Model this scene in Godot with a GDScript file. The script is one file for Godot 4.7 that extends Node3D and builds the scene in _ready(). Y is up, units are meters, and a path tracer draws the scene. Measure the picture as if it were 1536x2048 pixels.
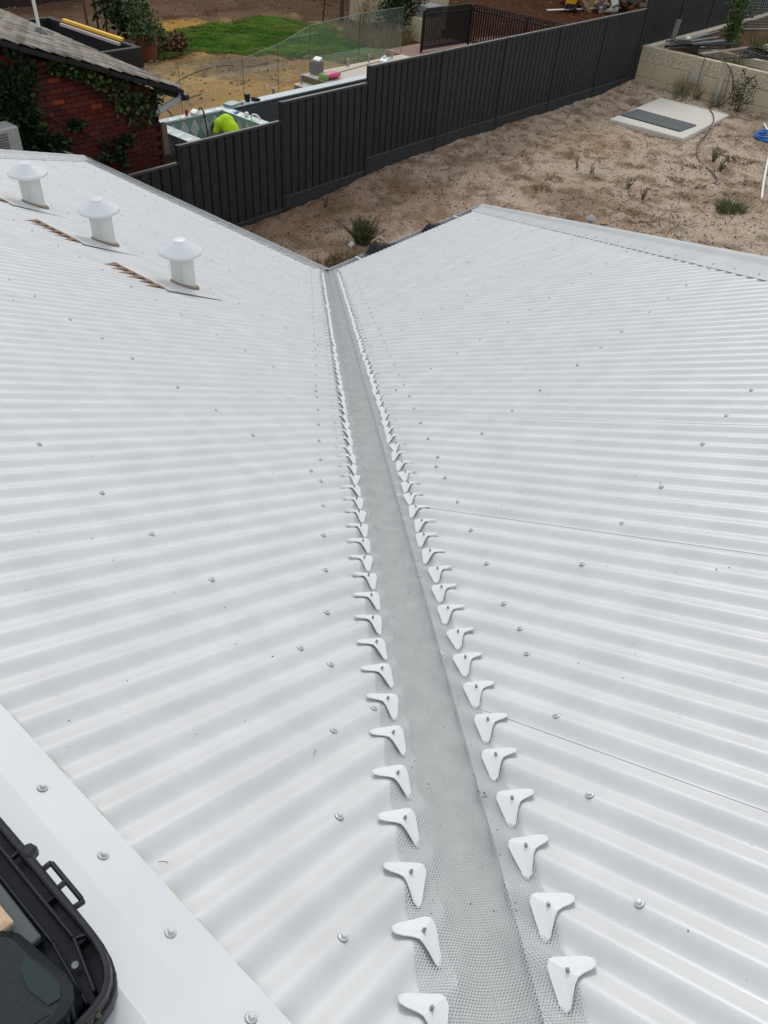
extends Node3D
# A white corrugated roof seen from its ridge: valley with a gutter guard, a yard, a grey fence and the neighbour's garden behind it.
# World: x runs along the fence, -z towards the fence, y up; the eave corner of the valley is near the origin.

const PITCH := 0.0762            # corrugation pitch
const SLOPE := 0.44652           # roof angle, radians
var TP := tan(SLOPE)
var NL := Vector3(sin(SLOPE), cos(SLOPE), 0)      # normal of the left roof plane (falls towards +x)
var NR := Vector3(0, cos(SLOPE), -sin(SLOPE))     # normal of the right roof plane (falls towards -z)
const Z0 := 5.930                # first crest of the left plane
const X0 := -5.901               # first crest of the right plane
var rng := RandomNumberGenerator.new()
var M := {}
var noise := FastNoiseLite.new()
var noise2 := FastNoiseLite.new()
var shared := {}

# ------------------------------------------------------------------ mesh builder
class MB:
	var v := PackedVector3Array()
	var n := PackedVector3Array()
	var uv := PackedVector2Array()
	var c := PackedColorArray()
	var ix := PackedInt32Array()
	var col := Color.WHITE
	func vert(p: Vector3, nn: Vector3, t := Vector2.ZERO) -> int:
		v.append(p)
		n.append(nn)
		uv.append(t)
		c.append(col)
		return v.size() - 1
	func tri(a: Vector3, b: Vector3, d: Vector3) -> void:      # counter-clockwise seen from outside
		var nn := (b - a).cross(d - a).normalized()
		var i := vert(a, nn)
		vert(b, nn)
		vert(d, nn)
		ix.append(i)
		ix.append(i + 2)
		ix.append(i + 1)
	func quad(a: Vector3, b: Vector3, d: Vector3, e: Vector3) -> void:
		var nn := (d - a).cross(e - b).normalized()
		var i := vert(a, nn, Vector2(0, 0))
		vert(b, nn, Vector2(1, 0))
		vert(d, nn, Vector2(1, 1))
		vert(e, nn, Vector2(0, 1))
		for k in [0, 2, 1, 0, 3, 2]:
			ix.append(i + k)
	func poly(p: PackedVector3Array) -> void:
		for i in range(1, p.size() - 1):
			tri(p[0], p[i], p[i + 1])
	func box(t: Transform3D, s: Vector3, bev := 0.0) -> void:
		var h := s * 0.5
		var b: float = minf(bev, minf(h.x, minf(h.y, h.z)) * 0.6)
		if b <= 0.0:
			for a in 3:
				for sg in [-1.0, 1.0]:
					var u := Vector3.ZERO
					var w := Vector3.ZERO
					var f := Vector3.ZERO
					f[a] = h[a] * sg
					u[(a + 1) % 3] = h[(a + 1) % 3]
					w[(a + 2) % 3] = h[(a + 2) % 3] * sg
					quad(t * (f - u - w), t * (f + u - w), t * (f + u + w), t * (f - u + w))
			return
		for a in 3:
			var a1 := (a + 1) % 3
			var a2 := (a + 2) % 3
			for sg in [-1.0, 1.0]:
				var f := Vector3.ZERO
				var u := Vector3.ZERO
				var w := Vector3.ZERO
				f[a] = h[a] * sg
				u[a1] = h[a1] - b
				w[a2] = (h[a2] - b) * sg
				quad(t * (f - u - w), t * (f + u - w), t * (f + u + w), t * (f - u + w))
			for s1 in [-1.0, 1.0]:
				for s2 in [-1.0, 1.0]:
					var l := Vector3.ZERO
					l[a] = h[a] - b
					var p := Vector3.ZERO
					p[a1] = h[a1] * s1
					p[a2] = (h[a2] - b) * s2
					var q := Vector3.ZERO
					q[a1] = (h[a1] - b) * s1
					q[a2] = h[a2] * s2
					if s1 * s2 > 0:
						quad(t * (p + l), t * (p - l), t * (q - l), t * (q + l))
					else:
						quad(t * (p - l), t * (p + l), t * (q + l), t * (q - l))
		for sx in [-1.0, 1.0]:
			for sy in [-1.0, 1.0]:
				for sz in [-1.0, 1.0]:
					var px := t * Vector3(h.x * sx, (h.y - b) * sy, (h.z - b) * sz)
					var py := t * Vector3((h.x - b) * sx, h.y * sy, (h.z - b) * sz)
					var pz := t * Vector3((h.x - b) * sx, (h.y - b) * sy, h.z * sz)
					if sx * sy * sz > 0:
						tri(px, py, pz)
					else:
						tri(px, pz, py)
	func abox(lo: Vector3, hi: Vector3, bev := 0.0) -> void:
		box(Transform3D(Basis(), (lo + hi) * 0.5), hi - lo, bev)
	func bar(a: Vector3, b: Vector3, w: float, h: float, bev := 0.0, up := Vector3.UP) -> void:
		var d := (b - a)
		var L := d.length()
		d /= L
		var s := up.cross(d)
		if s.length() < 0.01:
			s = Vector3.RIGHT.cross(d)
		s = s.normalized()
		var u := d.cross(s)
		box(Transform3D(Basis(s, u, d), (a + b) * 0.5), Vector3(w, h, L), bev)
	func tube(path: PackedVector3Array, r, sides := 8, caps := true) -> void:
		var m := path.size()
		var up := Vector3.UP
		var start := v.size()
		var prev := Vector3.ZERO
		for i in m:
			var d := (path[mini(i + 1, m - 1)] - path[maxi(i - 1, 0)]).normalized()
			var s := prev - d * prev.dot(d) if i > 0 else (up.cross(d) if absf(d.y) < 0.95 else Vector3.RIGHT.cross(d))
			s = s.normalized()
			prev = s
			var u := d.cross(s)
			var rr: float = r[i] if r is Array or r is PackedFloat32Array else r
			for k in sides:
				var an := TAU * k / sides
				var nn := s * cos(an) + u * sin(an)
				vert(path[i] + nn * rr, nn, Vector2(float(k) / sides, i))
		for i in m - 1:
			for k in sides:
				var a := start + i * sides + k
				var b := start + i * sides + (k + 1) % sides
				for q in [a, a + sides, b, b, a + sides, b + sides]:
					ix.append(q)
		if caps:
			for e in [0, m - 1]:
				var d2 := (path[mini(e + 1, m - 1)] - path[maxi(e - 1, 0)]).normalized() * (-1.0 if e == 0 else 1.0)
				var ci := vert(path[e], d2)
				var first := v.size()
				for k in sides:
					vert(v[start + e * sides + k], d2)
				for k in sides:
					ix.append(ci)
					if e == 0:
						ix.append(first + k)
						ix.append(first + (k + 1) % sides)
					else:
						ix.append(first + (k + 1) % sides)
						ix.append(first + k)
	func sweep(path: Array, y0: float, y1: float, w: float, bev: float) -> void:     # a wall of width w along a level path, mitred, its top edges chamfered
		var prof := [Vector2(-w * 0.5, y0), Vector2(-w * 0.5, y1 - bev), Vector2(-w * 0.5 + bev, y1), Vector2(w * 0.5 - bev, y1), Vector2(w * 0.5, y1 - bev), Vector2(w * 0.5, y0)]
		var rows := []
		for i in path.size():
			var p: Vector2 = path[i]
			var a: Vector2 = (path[i] - path[maxi(i - 1, 0)]) if i > 0 else (path[1] - path[0])
			var b: Vector2 = (path[mini(i + 1, path.size() - 1)] - path[i]) if i < path.size() - 1 else a
			var s := (a.normalized() + b.normalized()).normalized().orthogonal()
			var row := []
			for q in prof:
				row.append(Vector3(p.x + s.x * q.x, q.y, p.y + s.y * q.x))
			rows.append(row)
		for i in path.size() - 1:
			for k in 5:
				quad(rows[i][k], rows[i + 1][k], rows[i + 1][k + 1], rows[i][k + 1])
	func lathe(t: Transform3D, prof: Array, sides := 24) -> void:     # prof: Vector2(radius, height) from the bottom outwards and up; flat between rows
		for i in prof.size() - 1:
			var p: Vector2 = prof[i]
			var q: Vector2 = prof[i + 1]
			var e := q - p
			if e.length() < 1e-6:
				continue
			var pn := Vector2(e.y, -e.x).normalized()
			var start := v.size()
			for k in sides + 1:
				var an := TAU * k / sides
				var cs := cos(an)
				var sn := sin(an)
				var nn := (t.basis * Vector3(pn.x * cs, pn.y, pn.x * sn)).normalized()
				vert(t * Vector3(p.x * cs, p.y, p.x * sn), nn, Vector2(float(k) / sides, i))
				vert(t * Vector3(q.x * cs, q.y, q.x * sn), nn, Vector2(float(k) / sides, i + 1))
			for k in sides:
				var a := start + k * 2
				for w in [a, a + 2, a + 1, a + 1, a + 2, a + 3]:
					ix.append(w)
	func grid(p: PackedVector3Array, nu: int, nv: int, cols := PackedColorArray(), flip := false) -> void:   # p[i * nv + j], smooth
		var start := v.size()
		for i in nu:
			for j in nv:
				var du := p[mini(i + 1, nu - 1) * nv + j] - p[maxi(i - 1, 0) * nv + j]
				var dv := p[i * nv + mini(j + 1, nv - 1)] - p[i * nv + maxi(j - 1, 0)]
				var nn := du.cross(dv).normalized()
				if cols.size():
					col = cols[i * nv + j]
				vert(p[i * nv + j], -nn if flip else nn, Vector2(i, j))
		for i in nu - 1:
			for j in nv - 1:
				var a := start + i * nv + j
				for w in ([a, a + nv, a + 1, a + 1, a + nv, a + nv + 1] if flip else [a, a + 1, a + nv, a + 1, a + nv + 1, a + nv]):
					ix.append(w)
	func prism(pts: PackedVector2Array, t: Transform3D, d: float) -> void:    # an outline in x,y, extruded d along z
		var tr := Geometry2D.triangulate_polygon(pts)
		for i in range(0, tr.size(), 3):
			var a := pts[tr[i]]
			var b := pts[tr[i + 1]]
			var e := pts[tr[i + 2]]
			if (b - a).cross(e - a) < 0:
				var s := b
				b = e
				e = s
			tri(t * Vector3(a.x, a.y, d), t * Vector3(b.x, b.y, d), t * Vector3(e.x, e.y, d))
			tri(t * Vector3(a.x, a.y, 0), t * Vector3(e.x, e.y, 0), t * Vector3(b.x, b.y, 0))
		var area := 0.0
		for i in pts.size():
			area += pts[i].cross(pts[(i + 1) % pts.size()])
		for i in pts.size():
			var a := pts[i]
			var b := pts[(i + 1) % pts.size()]
			if area < 0:
				var s := a
				a = b
				b = s
			quad(t * Vector3(a.x, a.y, 0), t * Vector3(b.x, b.y, 0), t * Vector3(b.x, b.y, d), t * Vector3(a.x, a.y, d))
	func blade(p: Vector3, d: Vector3, side: Vector3, L: float, w: float, bend: float) -> void:   # a tapering blade of two quads and a tip
		var q := p
		var dd := d
		var nn := side.cross(d).normalized()
		var i0 := vert(q - side * w, nn)
		vert(q + side * w, nn)
		for s in 2:
			q += dd * L * 0.36
			dd = (dd + Vector3(d.x, -bend, d.z).normalized() * bend).normalized()
			var ww := w * (0.8 if s == 0 else 0.5)
			var i := vert(q - side * ww, nn)
			vert(q + side * ww, nn)
			for k in [i - 2, i, i - 1, i - 1, i, i + 1]:
				ix.append(k)
		var e := vert(q + dd * L * 0.3, nn)
		for k in [e - 2, e, e - 1]:
			ix.append(k)
		if i0 < 0:
			return
	func mesh() -> ArrayMesh:
		for i in range(0, ix.size(), 3):       # every face turned the way its normals point
			var p := ix[i]
			var q := ix[i + 1]
			var r := ix[i + 2]
			if (v[q] - v[p]).cross(v[r] - v[p]).dot(n[p] + n[q] + n[r]) > 0.0:
				ix[i + 1] = r
				ix[i + 2] = q
		var a := []
		a.resize(Mesh.ARRAY_MAX)
		a[Mesh.ARRAY_VERTEX] = v
		a[Mesh.ARRAY_NORMAL] = n
		a[Mesh.ARRAY_TEX_UV] = uv
		a[Mesh.ARRAY_COLOR] = c
		a[Mesh.ARRAY_INDEX] = ix
		var m := ArrayMesh.new()
		m.add_surface_from_arrays(Mesh.PRIMITIVE_TRIANGLES, a)
		return m

# ------------------------------------------------------------------ scene helpers
func put(called: String, mesh, material: Material, parent: Node = null) -> MeshInstance3D:
	var o := MeshInstance3D.new()
	o.mesh = mesh.mesh() if mesh is MB else mesh
	o.material_override = null
	o.mesh.surface_set_material(0, material)
	o.name = unique(called, parent if parent else self)
	(parent if parent else self).add_child(o, true)
	return o

func put_m(called: String, mesh: Mesh, material: Material, parent: Node, at: Transform3D) -> MeshInstance3D:   # shared mesh, own material
	var o := MeshInstance3D.new()
	o.mesh = mesh
	o.material_override = material
	o.name = unique(called, parent)
	o.transform = at
	parent.add_child(o, true)
	return o

var counts := {}
func unique(called: String, parent: Node) -> String:
	var key := str(parent.get_instance_id()) + called
	var k: int = counts.get(key, 0)
	counts[key] = k + 1
	return called if k == 0 else "%s_%03d" % [called, k]

func many(called: String, mesh: Mesh, material: Material, xs: Array, cols: Array, parent: Node = null) -> MultiMeshInstance3D:
	var mm := MultiMesh.new()
	mm.transform_format = MultiMesh.TRANSFORM_3D
	mm.use_colors = cols.size() > 0
	mm.mesh = mesh
	mm.instance_count = xs.size()
	for i in xs.size():
		mm.set_instance_transform(i, xs[i])
		if cols.size():
			mm.set_instance_color(i, cols[i])
	var o := MultiMeshInstance3D.new()
	o.multimesh = mm
	o.material_override = material
	o.name = unique(called, parent if parent else self)
	o.set_meta("kind", "stuff")
	(parent if parent else self).add_child(o, true)
	return o

func tag(o: Node, label: String, category := "", group := "") -> Node:
	o.set_meta("label", label)
	if category:
		o.set_meta("category", category)
	if group:
		o.set_meta("group", group)
	return o

func thing(called: String, at: Vector3, label: String, category: String, group := "") -> Node3D:
	var o := Node3D.new()
	o.name = unique(called, self)
	o.position = at
	add_child(o, true)
	tag(o, label, category, group)
	return o

func structure(o: Node) -> Node:
	o.set_meta("kind", "structure")
	return o

func at_base(o: Node3D, at: Vector3) -> void:      # moves a thing's origin to its base; its parts stay where they are
	o.position = at
	for k in o.get_children():
		k.position -= at

func srgb(r: int, g: int, b: int) -> Color:
	return Color8(r, g, b)

func lin(r: int, g: int, b: int) -> Color:        # sRGB bytes to the linear values of a vertex colour
	return Color8(r, g, b).srgb_to_linear()

func mat(col: Color, rough := 0.8, metal := 0.0, spec := 0.5) -> StandardMaterial3D:
	var m := StandardMaterial3D.new()
	m.albedo_color = col
	m.roughness = rough
	m.metallic = metal
	m.metallic_specular = spec
	return m

func vmat(rough := 0.85, spec := 0.4) -> StandardMaterial3D:
	var m := mat(Color.WHITE, rough, 0.0, spec)
	m.vertex_color_use_as_albedo = true
	return m

func ntex(freq: float, lo: Color, hi: Color, size := 512, sd := 1, mid := -1.0, octaves := 5) -> NoiseTexture2D:
	var n := FastNoiseLite.new()
	n.noise_type = FastNoiseLite.TYPE_SIMPLEX_SMOOTH
	n.frequency = freq
	n.fractal_octaves = octaves
	n.seed = sd
	var t := NoiseTexture2D.new()
	t.width = size
	t.height = size
	t.seamless = true
	t.noise = n
	var g := Gradient.new()
	g.set_color(0, lo)
	g.set_color(1, hi)
	if mid >= 0.0:
		g.set_offset(0, mid)
	t.color_ramp = g
	return t

func nnormal(freq: float, strength: float, size := 512, sd := 1, octaves := 5) -> NoiseTexture2D:
	var n := FastNoiseLite.new()
	n.noise_type = FastNoiseLite.TYPE_SIMPLEX_SMOOTH
	n.frequency = freq
	n.fractal_octaves = octaves
	n.seed = sd
	var t := NoiseTexture2D.new()
	t.width = size
	t.height = size
	t.seamless = true
	t.as_normal_map = true
	t.bump_strength = strength
	t.noise = n
	return t

var tex_cache := {}
func worn(m: StandardMaterial3D, freq: float, dark: float, scale: float, sd := 1, bump := 0.0, mid := -1.0) -> StandardMaterial3D:
	# wear and grain; the textures are shared between materials
	var fq := 0.012
	for f in [0.02, 0.03, 0.05, 0.1]:
		if freq >= f * 0.95:
			fq = f
	var dk := snappedf(dark, 0.05)
	var key := "%.3f %.2f %d" % [fq, dk, sd % 2]
	if not tex_cache.has(key):
		tex_cache[key] = ntex(fq, Color(dk, dk, dk), Color.WHITE, 512, 5 + sd % 2, mid)
	m.albedo_texture = tex_cache[key]
	m.uv1_triplanar = true
	m.uv1_world_triplanar = true
	m.uv1_scale = Vector3.ONE * scale
	m.uv1_offset = Vector3(sd * 0.37, sd * 0.61, sd * 0.83)
	if bump > 0.0:
		var nk := "n %.3f" % fq
		if not tex_cache.has(nk):
			tex_cache[nk] = nnormal(fq, 6.0, 512, 7)
		m.normal_enabled = true
		m.normal_texture = tex_cache[nk]
		m.normal_scale = bump
	return m

func R(a: float, b: float) -> float:
	return rng.randf_range(a, b)

func up_at(p: Vector3, turn := 0.0, s := 1.0) -> Transform3D:
	return Transform3D(Basis(Vector3.UP, turn).scaled(Vector3.ONE * s), p)

func random_turn() -> Basis:
	return Basis.from_euler(Vector3(R(-PI, PI), R(-PI, PI), R(-PI, PI)))

func curve(pts: Array, per := 6) -> PackedVector3Array:       # Catmull-Rom through the points
	var out := PackedVector3Array()
	for i in pts.size() - 1:
		var p0: Vector3 = pts[maxi(i - 1, 0)]
		var p1: Vector3 = pts[i]
		var p2: Vector3 = pts[i + 1]
		var p3: Vector3 = pts[mini(i + 2, pts.size() - 1)]
		for k in per:
			out.append(p1.cubic_interpolate(p2, p0, p3, float(k) / per))
	out.append(pts[-1])
	return out

# ------------------------------------------------------------------ roof helpers
func LP(x: float, z: float, h := 0.0) -> Vector3:
	return Vector3(x, -x * TP, z) + NL * h

func RP(x: float, z: float, h := 0.0) -> Vector3:
	return Vector3(x, z * TP, z) + NR * h

func wave(k: float) -> float:
	return 0.008 * (1.0 + cos(TAU * k))

func corrugated(side: int, k0: float, k1: float, lo: Callable, hi: Callable, lap: int, drop := 0.0) -> MB:
	# side 0: left plane, 1: right plane; crest numbers k0..k1; lap: which end (-1, 1) lies on top of the next sheet
	var mb := MB.new()
	var steps := int(round((k1 - k0) * 14))
	var prev := []
	for i in steps + 1:
		var k := lerpf(k0, k1, float(i) / steps)
		var e := (k - k0) if lap < 0 else (k1 - k)
		var h := wave(k) + (0.0013 * clampf(1.0 - e / 1.6, 0, 1) if lap != 0 else 0.0) - drop
		var sl := -0.008 * TAU / PITCH * sin(TAU * k)
		var s: float = Z0 - PITCH * k if side == 0 else X0 + PITCH * k
		var a: float = lo.call(s)
		var b: float = hi.call(s)
		if b <= a:
			prev = []
			continue
		var pa := LP(a, s, h) if side == 0 else RP(s, a, h)
		var pb := LP(b, s, h) if side == 0 else RP(s, b, h)
		var nn: Vector3 = (NL + Vector3(0, 0, sl)).normalized() if side == 0 else (NR + Vector3(-sl, 0, 0)).normalized()
		var ia := mb.vert(pa, nn)
		var ib := mb.vert(pb, nn)
		if prev.size():
			var q := [prev[0], prev[1], ia, ia, prev[1], ib]
			if side == 1:
				q.reverse()
			for w in q:
				mb.ix.append(w)
		prev = [ia, ib]
	return mb

func _ready() -> void:
	# ---------------- camera, sky, light, exposure
	rng.seed = 20240611
	noise.seed = 3
	noise.noise_type = FastNoiseLite.TYPE_SIMPLEX_SMOOTH
	noise.fractal_octaves = 5
	noise.frequency = 0.35
	noise2.seed = 11
	noise2.noise_type = FastNoiseLite.TYPE_SIMPLEX_SMOOTH
	noise2.fractal_octaves = 4
	noise2.frequency = 1.3
	var cam := Camera3D.new()
	cam.name = "Camera"
	var yaw := deg_to_rad(52.7164)
	var pit := deg_to_rad(42.0495)
	var rol := deg_to_rad(5.1308)
	var fw := Vector3(sin(yaw) * cos(pit), -sin(pit), -cos(yaw) * cos(pit))
	var rt := Vector3(cos(yaw), 0, sin(yaw))
	var up := rt.cross(fw)
	cam.transform = Transform3D(Basis(rt * cos(rol) + up * sin(rol), up * cos(rol) - rt * sin(rol), -fw), Vector3(-6.4224, 4.1488, 6.0360))
	cam.fov = rad_to_deg(2.0 * atan(1024.0 / 1552.06))
	cam.near = 0.05
	cam.far = 1500.0
	add_child(cam)
	cam.make_current()
	var we := WorldEnvironment.new()
	we.name = "Environment"
	var env := Environment.new()
	env.background_mode = Environment.BG_SKY
	var sky := Sky.new()
	var sm := ProceduralSkyMaterial.new()      # an even overcast sky
	sm.sky_top_color = Color(0.88, 0.90, 0.93)
	sm.sky_horizon_color = Color(0.82, 0.84, 0.865)
	sm.sky_curve = 0.25
	sm.ground_bottom_color = Color(0.32, 0.29, 0.25)
	sm.ground_horizon_color = Color(0.45, 0.43, 0.40)
	sm.sky_cover = cloud_cover()
	sm.sky_cover_modulate = Color(1, 1, 1, 1)
	sm.sun_angle_max = 30.0
	sky.sky_material = sm
	env.sky = sky
	env.tonemap_mode = Environment.TONE_MAPPER_LINEAR
	env.tonemap_exposure = 0.97
	env.sdfgi_enabled = true
	env.ssao_enabled = true
	env.ssil_enabled = true
	we.environment = env
	add_child(we)
	var sun := DirectionalLight3D.new()
	sun.name = "Sun"
	sun.light_energy = 0.46
	sun.light_angular_distance = 18.0
	sun.light_color = Color(1.0, 0.98, 0.955)
	sun.shadow_enabled = true
	add_child(sun)
	sun.look_at_from_position(Vector3(9.0, 10.0, -8.0), Vector3.ZERO)

	make_materials()
	ground()
	house()
	valley_guard()
	vents()
	tool_case()
	fence()
	limestone()
	yard_things()
	plants()
	brick_house()
	pool_area()
	worker()
	garden()
	far_yard()

func cloud_cover() -> ImageTexture:
	# soft unevenness of the cloud deck
	var n := FastNoiseLite.new()
	n.seed = 5
	n.frequency = 0.9
	n.fractal_octaves = 4
	var im := Image.create(256, 128, false, Image.FORMAT_RGBA8)
	for y in 128:
		for x in 256:
			var el := PI * (0.5 - (y + 0.5) / 128.0)
			var az := TAU * x / 256.0
			var d := Vector3(cos(el) * cos(az), sin(el) * 2.0, cos(el) * sin(az))
			var v := clampf(0.5 + 0.6 * n.get_noise_3dv(d * 1.6), 0, 1)
			im.set_pixel(x, y, Color(0.9, 0.93, 0.97, 0.10 * v))
	return ImageTexture.create_from_image(im)

func make_materials() -> void:
	M.roof = worn(mat(srgb(220, 221, 221), 0.38, 0.0, 0.5), 0.03, 0.9, 0.35, 4)
	M.roof.roughness_texture = ntex(0.02, Color(0.55, 0.55, 0.55), Color(1, 1, 1), 512, 66)
	M.roof.roughness = 0.52
	M.cap = worn(mat(srgb(218, 221, 223), 0.36, 0.0, 0.5), 0.012, 0.94, 0.6, 9)
	M.clip = mat(srgb(224, 226, 227), 0.4)
	M.screw = mat(srgb(208, 211, 212), 0.38, 0.1)
	M.washer = mat(srgb(205, 209, 208), 0.45)
	M.rubber = mat(srgb(96, 98, 100), 0.7)
	M.zinc = mat(srgb(150, 154, 158), 0.35, 0.7)
	M.mesh = mat(srgb(196, 199, 198), 0.62, 0.0, 0.4)
	M.tray = worn(mat(srgb(218, 220, 219), 0.5), 0.02, 0.8, 1.2, 21)
	M.gutter = worn(mat(srgb(206, 209, 211), 0.5), 0.02, 0.78, 1.0, 23)
	M.dirt = mat(srgb(70, 58, 46), 0.95)
	M.wall = worn(mat(srgb(196, 188, 176), 0.9), 0.03, 0.85, 0.8, 2, 0.3)
	M.fence = worn(mat(srgb(46, 48, 49), 0.5, 0.0, 0.4), 0.012, 0.8, 0.5, 31)
	M.fence2 = worn(mat(srgb(50, 51, 51), 0.55, 0.0, 0.4), 0.02, 0.75, 0.4, 34)
	M.fence3 = worn(mat(srgb(43, 45, 47), 0.48, 0.0, 0.4), 0.012, 0.8, 0.6, 35)
	M.fence_rail = worn(mat(srgb(58, 64, 64), 0.45, 0.0, 0.5), 0.012, 0.85, 0.7, 32)
	M.plinth = worn(mat(srgb(58, 62, 63), 0.7, 0.0, 0.3), 0.02, 0.78, 0.7, 33)
	M.lime = worn(mat(srgb(220, 206, 176), 0.95, 0.0, 0.2), 0.05, 0.8, 0.8, 41, 0.5)
	M.lime_top = worn(mat(srgb(238, 226, 202), 0.95, 0.0, 0.2), 0.05, 0.85, 1.0, 42, 0.4)
	M.mortar = worn(mat(srgb(168, 152, 122), 0.95, 0.0, 0.2), 0.05, 0.75, 2.0, 43, 0.6)
	M.concrete = worn(mat(srgb(218, 212, 202), 0.9, 0.0, 0.25), 0.02, 0.9, 0.9, 44, 0.2)
	M.hip = worn(mat(srgb(198, 201, 201), 0.42, 0.0, 0.5), 0.012, 0.92, 0.6, 9)
	M.conc_side = worn(mat(srgb(150, 150, 142), 0.95, 0.0, 0.2), 0.04, 0.7, 2.0, 45, 0.7)
	M.pavestep = worn(mat(srgb(214, 206, 190), 0.9, 0.0, 0.25), 0.02, 0.88, 1.0, 46, 0.2)
	M.stepside = worn(mat(srgb(150, 140, 116), 0.95, 0.0, 0.2), 0.06, 0.65, 2.4, 47, 0.9)
	M.black = mat(srgb(24, 25, 27), 0.55)
	M.blackmetal = mat(srgb(22, 23, 26), 0.4, 0.1)
	M.hose = mat(srgb(52, 54, 58), 0.5)
	M.white = mat(srgb(226, 226, 222), 0.5)
	M.glass = mat(Color(0.80, 0.90, 0.86, 0.04), 0.03)
	M.glass.transparency = BaseMaterial3D.TRANSPARENCY_ALPHA
	M.leafy = vmat(0.6, 0.35)
	M.leafy.backlight_enabled = true
	M.leafy.backlight = Color(0.10, 0.14, 0.04)
	M.dry = vmat(0.9, 0.2)
	M.paint = vmat(0.8, 0.3)
	M.sand = vmat(0.97, 0.1)
	M.sand.albedo_texture = ntex(0.035, Color(0.50, 0.47, 0.44), Color.WHITE, 1024, 61, -1.0, 6)
	M.sand.uv1_triplanar = true
	M.sand.uv1_world_triplanar = true
	M.sand.uv1_scale = Vector3.ONE * 0.55
	M.sand.normal_enabled = true
	M.sand.normal_texture = nnormal(0.05, 9.0, 1024, 62, 6)
	M.sand.normal_scale = 1.0
	M.brown = mat(srgb(106, 78, 56), 0.9)

# ------------------------------------------------------------------ ground
func yard_y(x: float, z: float) -> float:
	var y := -2.15
	y -= 0.32 * smoothstep(10.0, 4.5, x)
	y += 0.13 * smoothstep(18.5, 21.2, x)
	y += 0.05 * smoothstep(-5.0, -6.2, z)
	y += 0.06 * noise.get_noise_2d(x * 2.0, z * 2.0) + 0.045 * noise2.get_noise_2d(x * 2.2, z * 2.2)
	return y

func garden_y(x: float, z: float) -> float:
	var y := -1.75
	y -= 0.55 * smoothstep(4.4, 3.4, x) * smoothstep(-11.0, -9.5, z)
	y += 0.22 * smoothstep(4.0, 0.0, Vector2(x - 9.5, (z + 13.2) * 1.3).length()) * (1.0 + noise2.get_noise_2d(x * 0.8, z * 0.8))
	y += 0.10 * noise.get_noise_2d(x * 1.2, z * 1.2) + 0.03 * noise2.get_noise_2d(x * 1.5, z * 1.5)
	y += 0.35 * smoothstep(14.3, 14.8, x) * smoothstep(-11.5, -10.9, z)
	return y

func patch(called: String, x0: float, x1: float, z0: float, z1: float, step: float, hf: Callable, cf: Callable, skip: Callable, material: Material) -> MeshInstance3D:
	var nx := int(round((x1 - x0) / step)) + 1
	var nz := int(round((z1 - z0) / step)) + 1
	var mb := MB.new()
	for i in nx:
		for j in nz:
			var x := x0 + i * step
			var z := z0 + j * step
			var y: float = hf.call(x, z)
			var ex: float = hf.call(x + 0.06, z) - y
			var ez: float = hf.call(x, z + 0.06) - y
			mb.col = cf.call(x, z)
			mb.vert(Vector3(x, y, z), Vector3(-ex / 0.06, 1, -ez / 0.06).normalized())
	for i in nx - 1:
		for j in nz - 1:
			if skip.call(x0 + (i + 0.5) * step, z0 + (j + 0.5) * step):
				continue
			var a := i * nz + j
			for w in [a, a + nz, a + 1, a + 1, a + nz, a + nz + 1]:
				mb.ix.append(w)
	return put(called, mb, material)

func yard_color(x: float, z: float) -> Color:
	var c := lin(244, 224, 204)
	var n := noise.get_noise_2d(x * 0.9 + 7, z * 0.9)
	var m := noise2.get_noise_2d(x * 1.1, z * 1.1 + 4)
	var damp := smoothstep(11.5, 5.0, x) * 0.75 + 0.5 * smoothstep(-3.5, -6.0, z) * smoothstep(21.0, 9.0, x)
	c = c.lerp(lin(188, 160, 138), clampf(damp + n * 0.8, 0, 1))
	c = c.lerp(lin(160, 132, 110), clampf(0.7 * smoothstep(0.0, 0.35, m), 0, 1))
	c = c.lerp(lin(240, 224, 202), clampf(0.8 * smoothstep(0.05, 0.4, -n) * (1.0 - damp), 0, 1))
	c = c.lerp(lin(196, 160, 112), 0.55 * smoothstep(2.6, 0.6, Vector2(x - 14.5, (z + 4.2) * 1.3).length()) * clampf(0.6 + m, 0, 1))
	c = c.lerp(lin(140, 110, 88), 0.7 * smoothstep(1.3, 0.2, Vector2(x - 10.0, z + 0.1).length()) * clampf(0.7 + n, 0, 1))
	c = c.lerp(lin(136, 124, 96), 0.55 * smoothstep(0.18, 0.42, noise2.get_noise_2d(x * 0.55 + 31, z * 0.55)))
	var tr := absf(fposmod(z * 0.9 + x * 0.35 + 0.5 * n, 3.4) - 1.7)
	c = c.lerp(lin(188, 164, 138), 0.45 * smoothstep(0.22, 0.05, absf(tr - 0.75)) * smoothstep(-0.2, 0.2, n))
	c = c.lerp(lin(150, 136, 116), 0.5 * smoothstep(1.1, 0.2, Vector2(x - 10.2, z + 2.0).length()))
	return c

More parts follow.
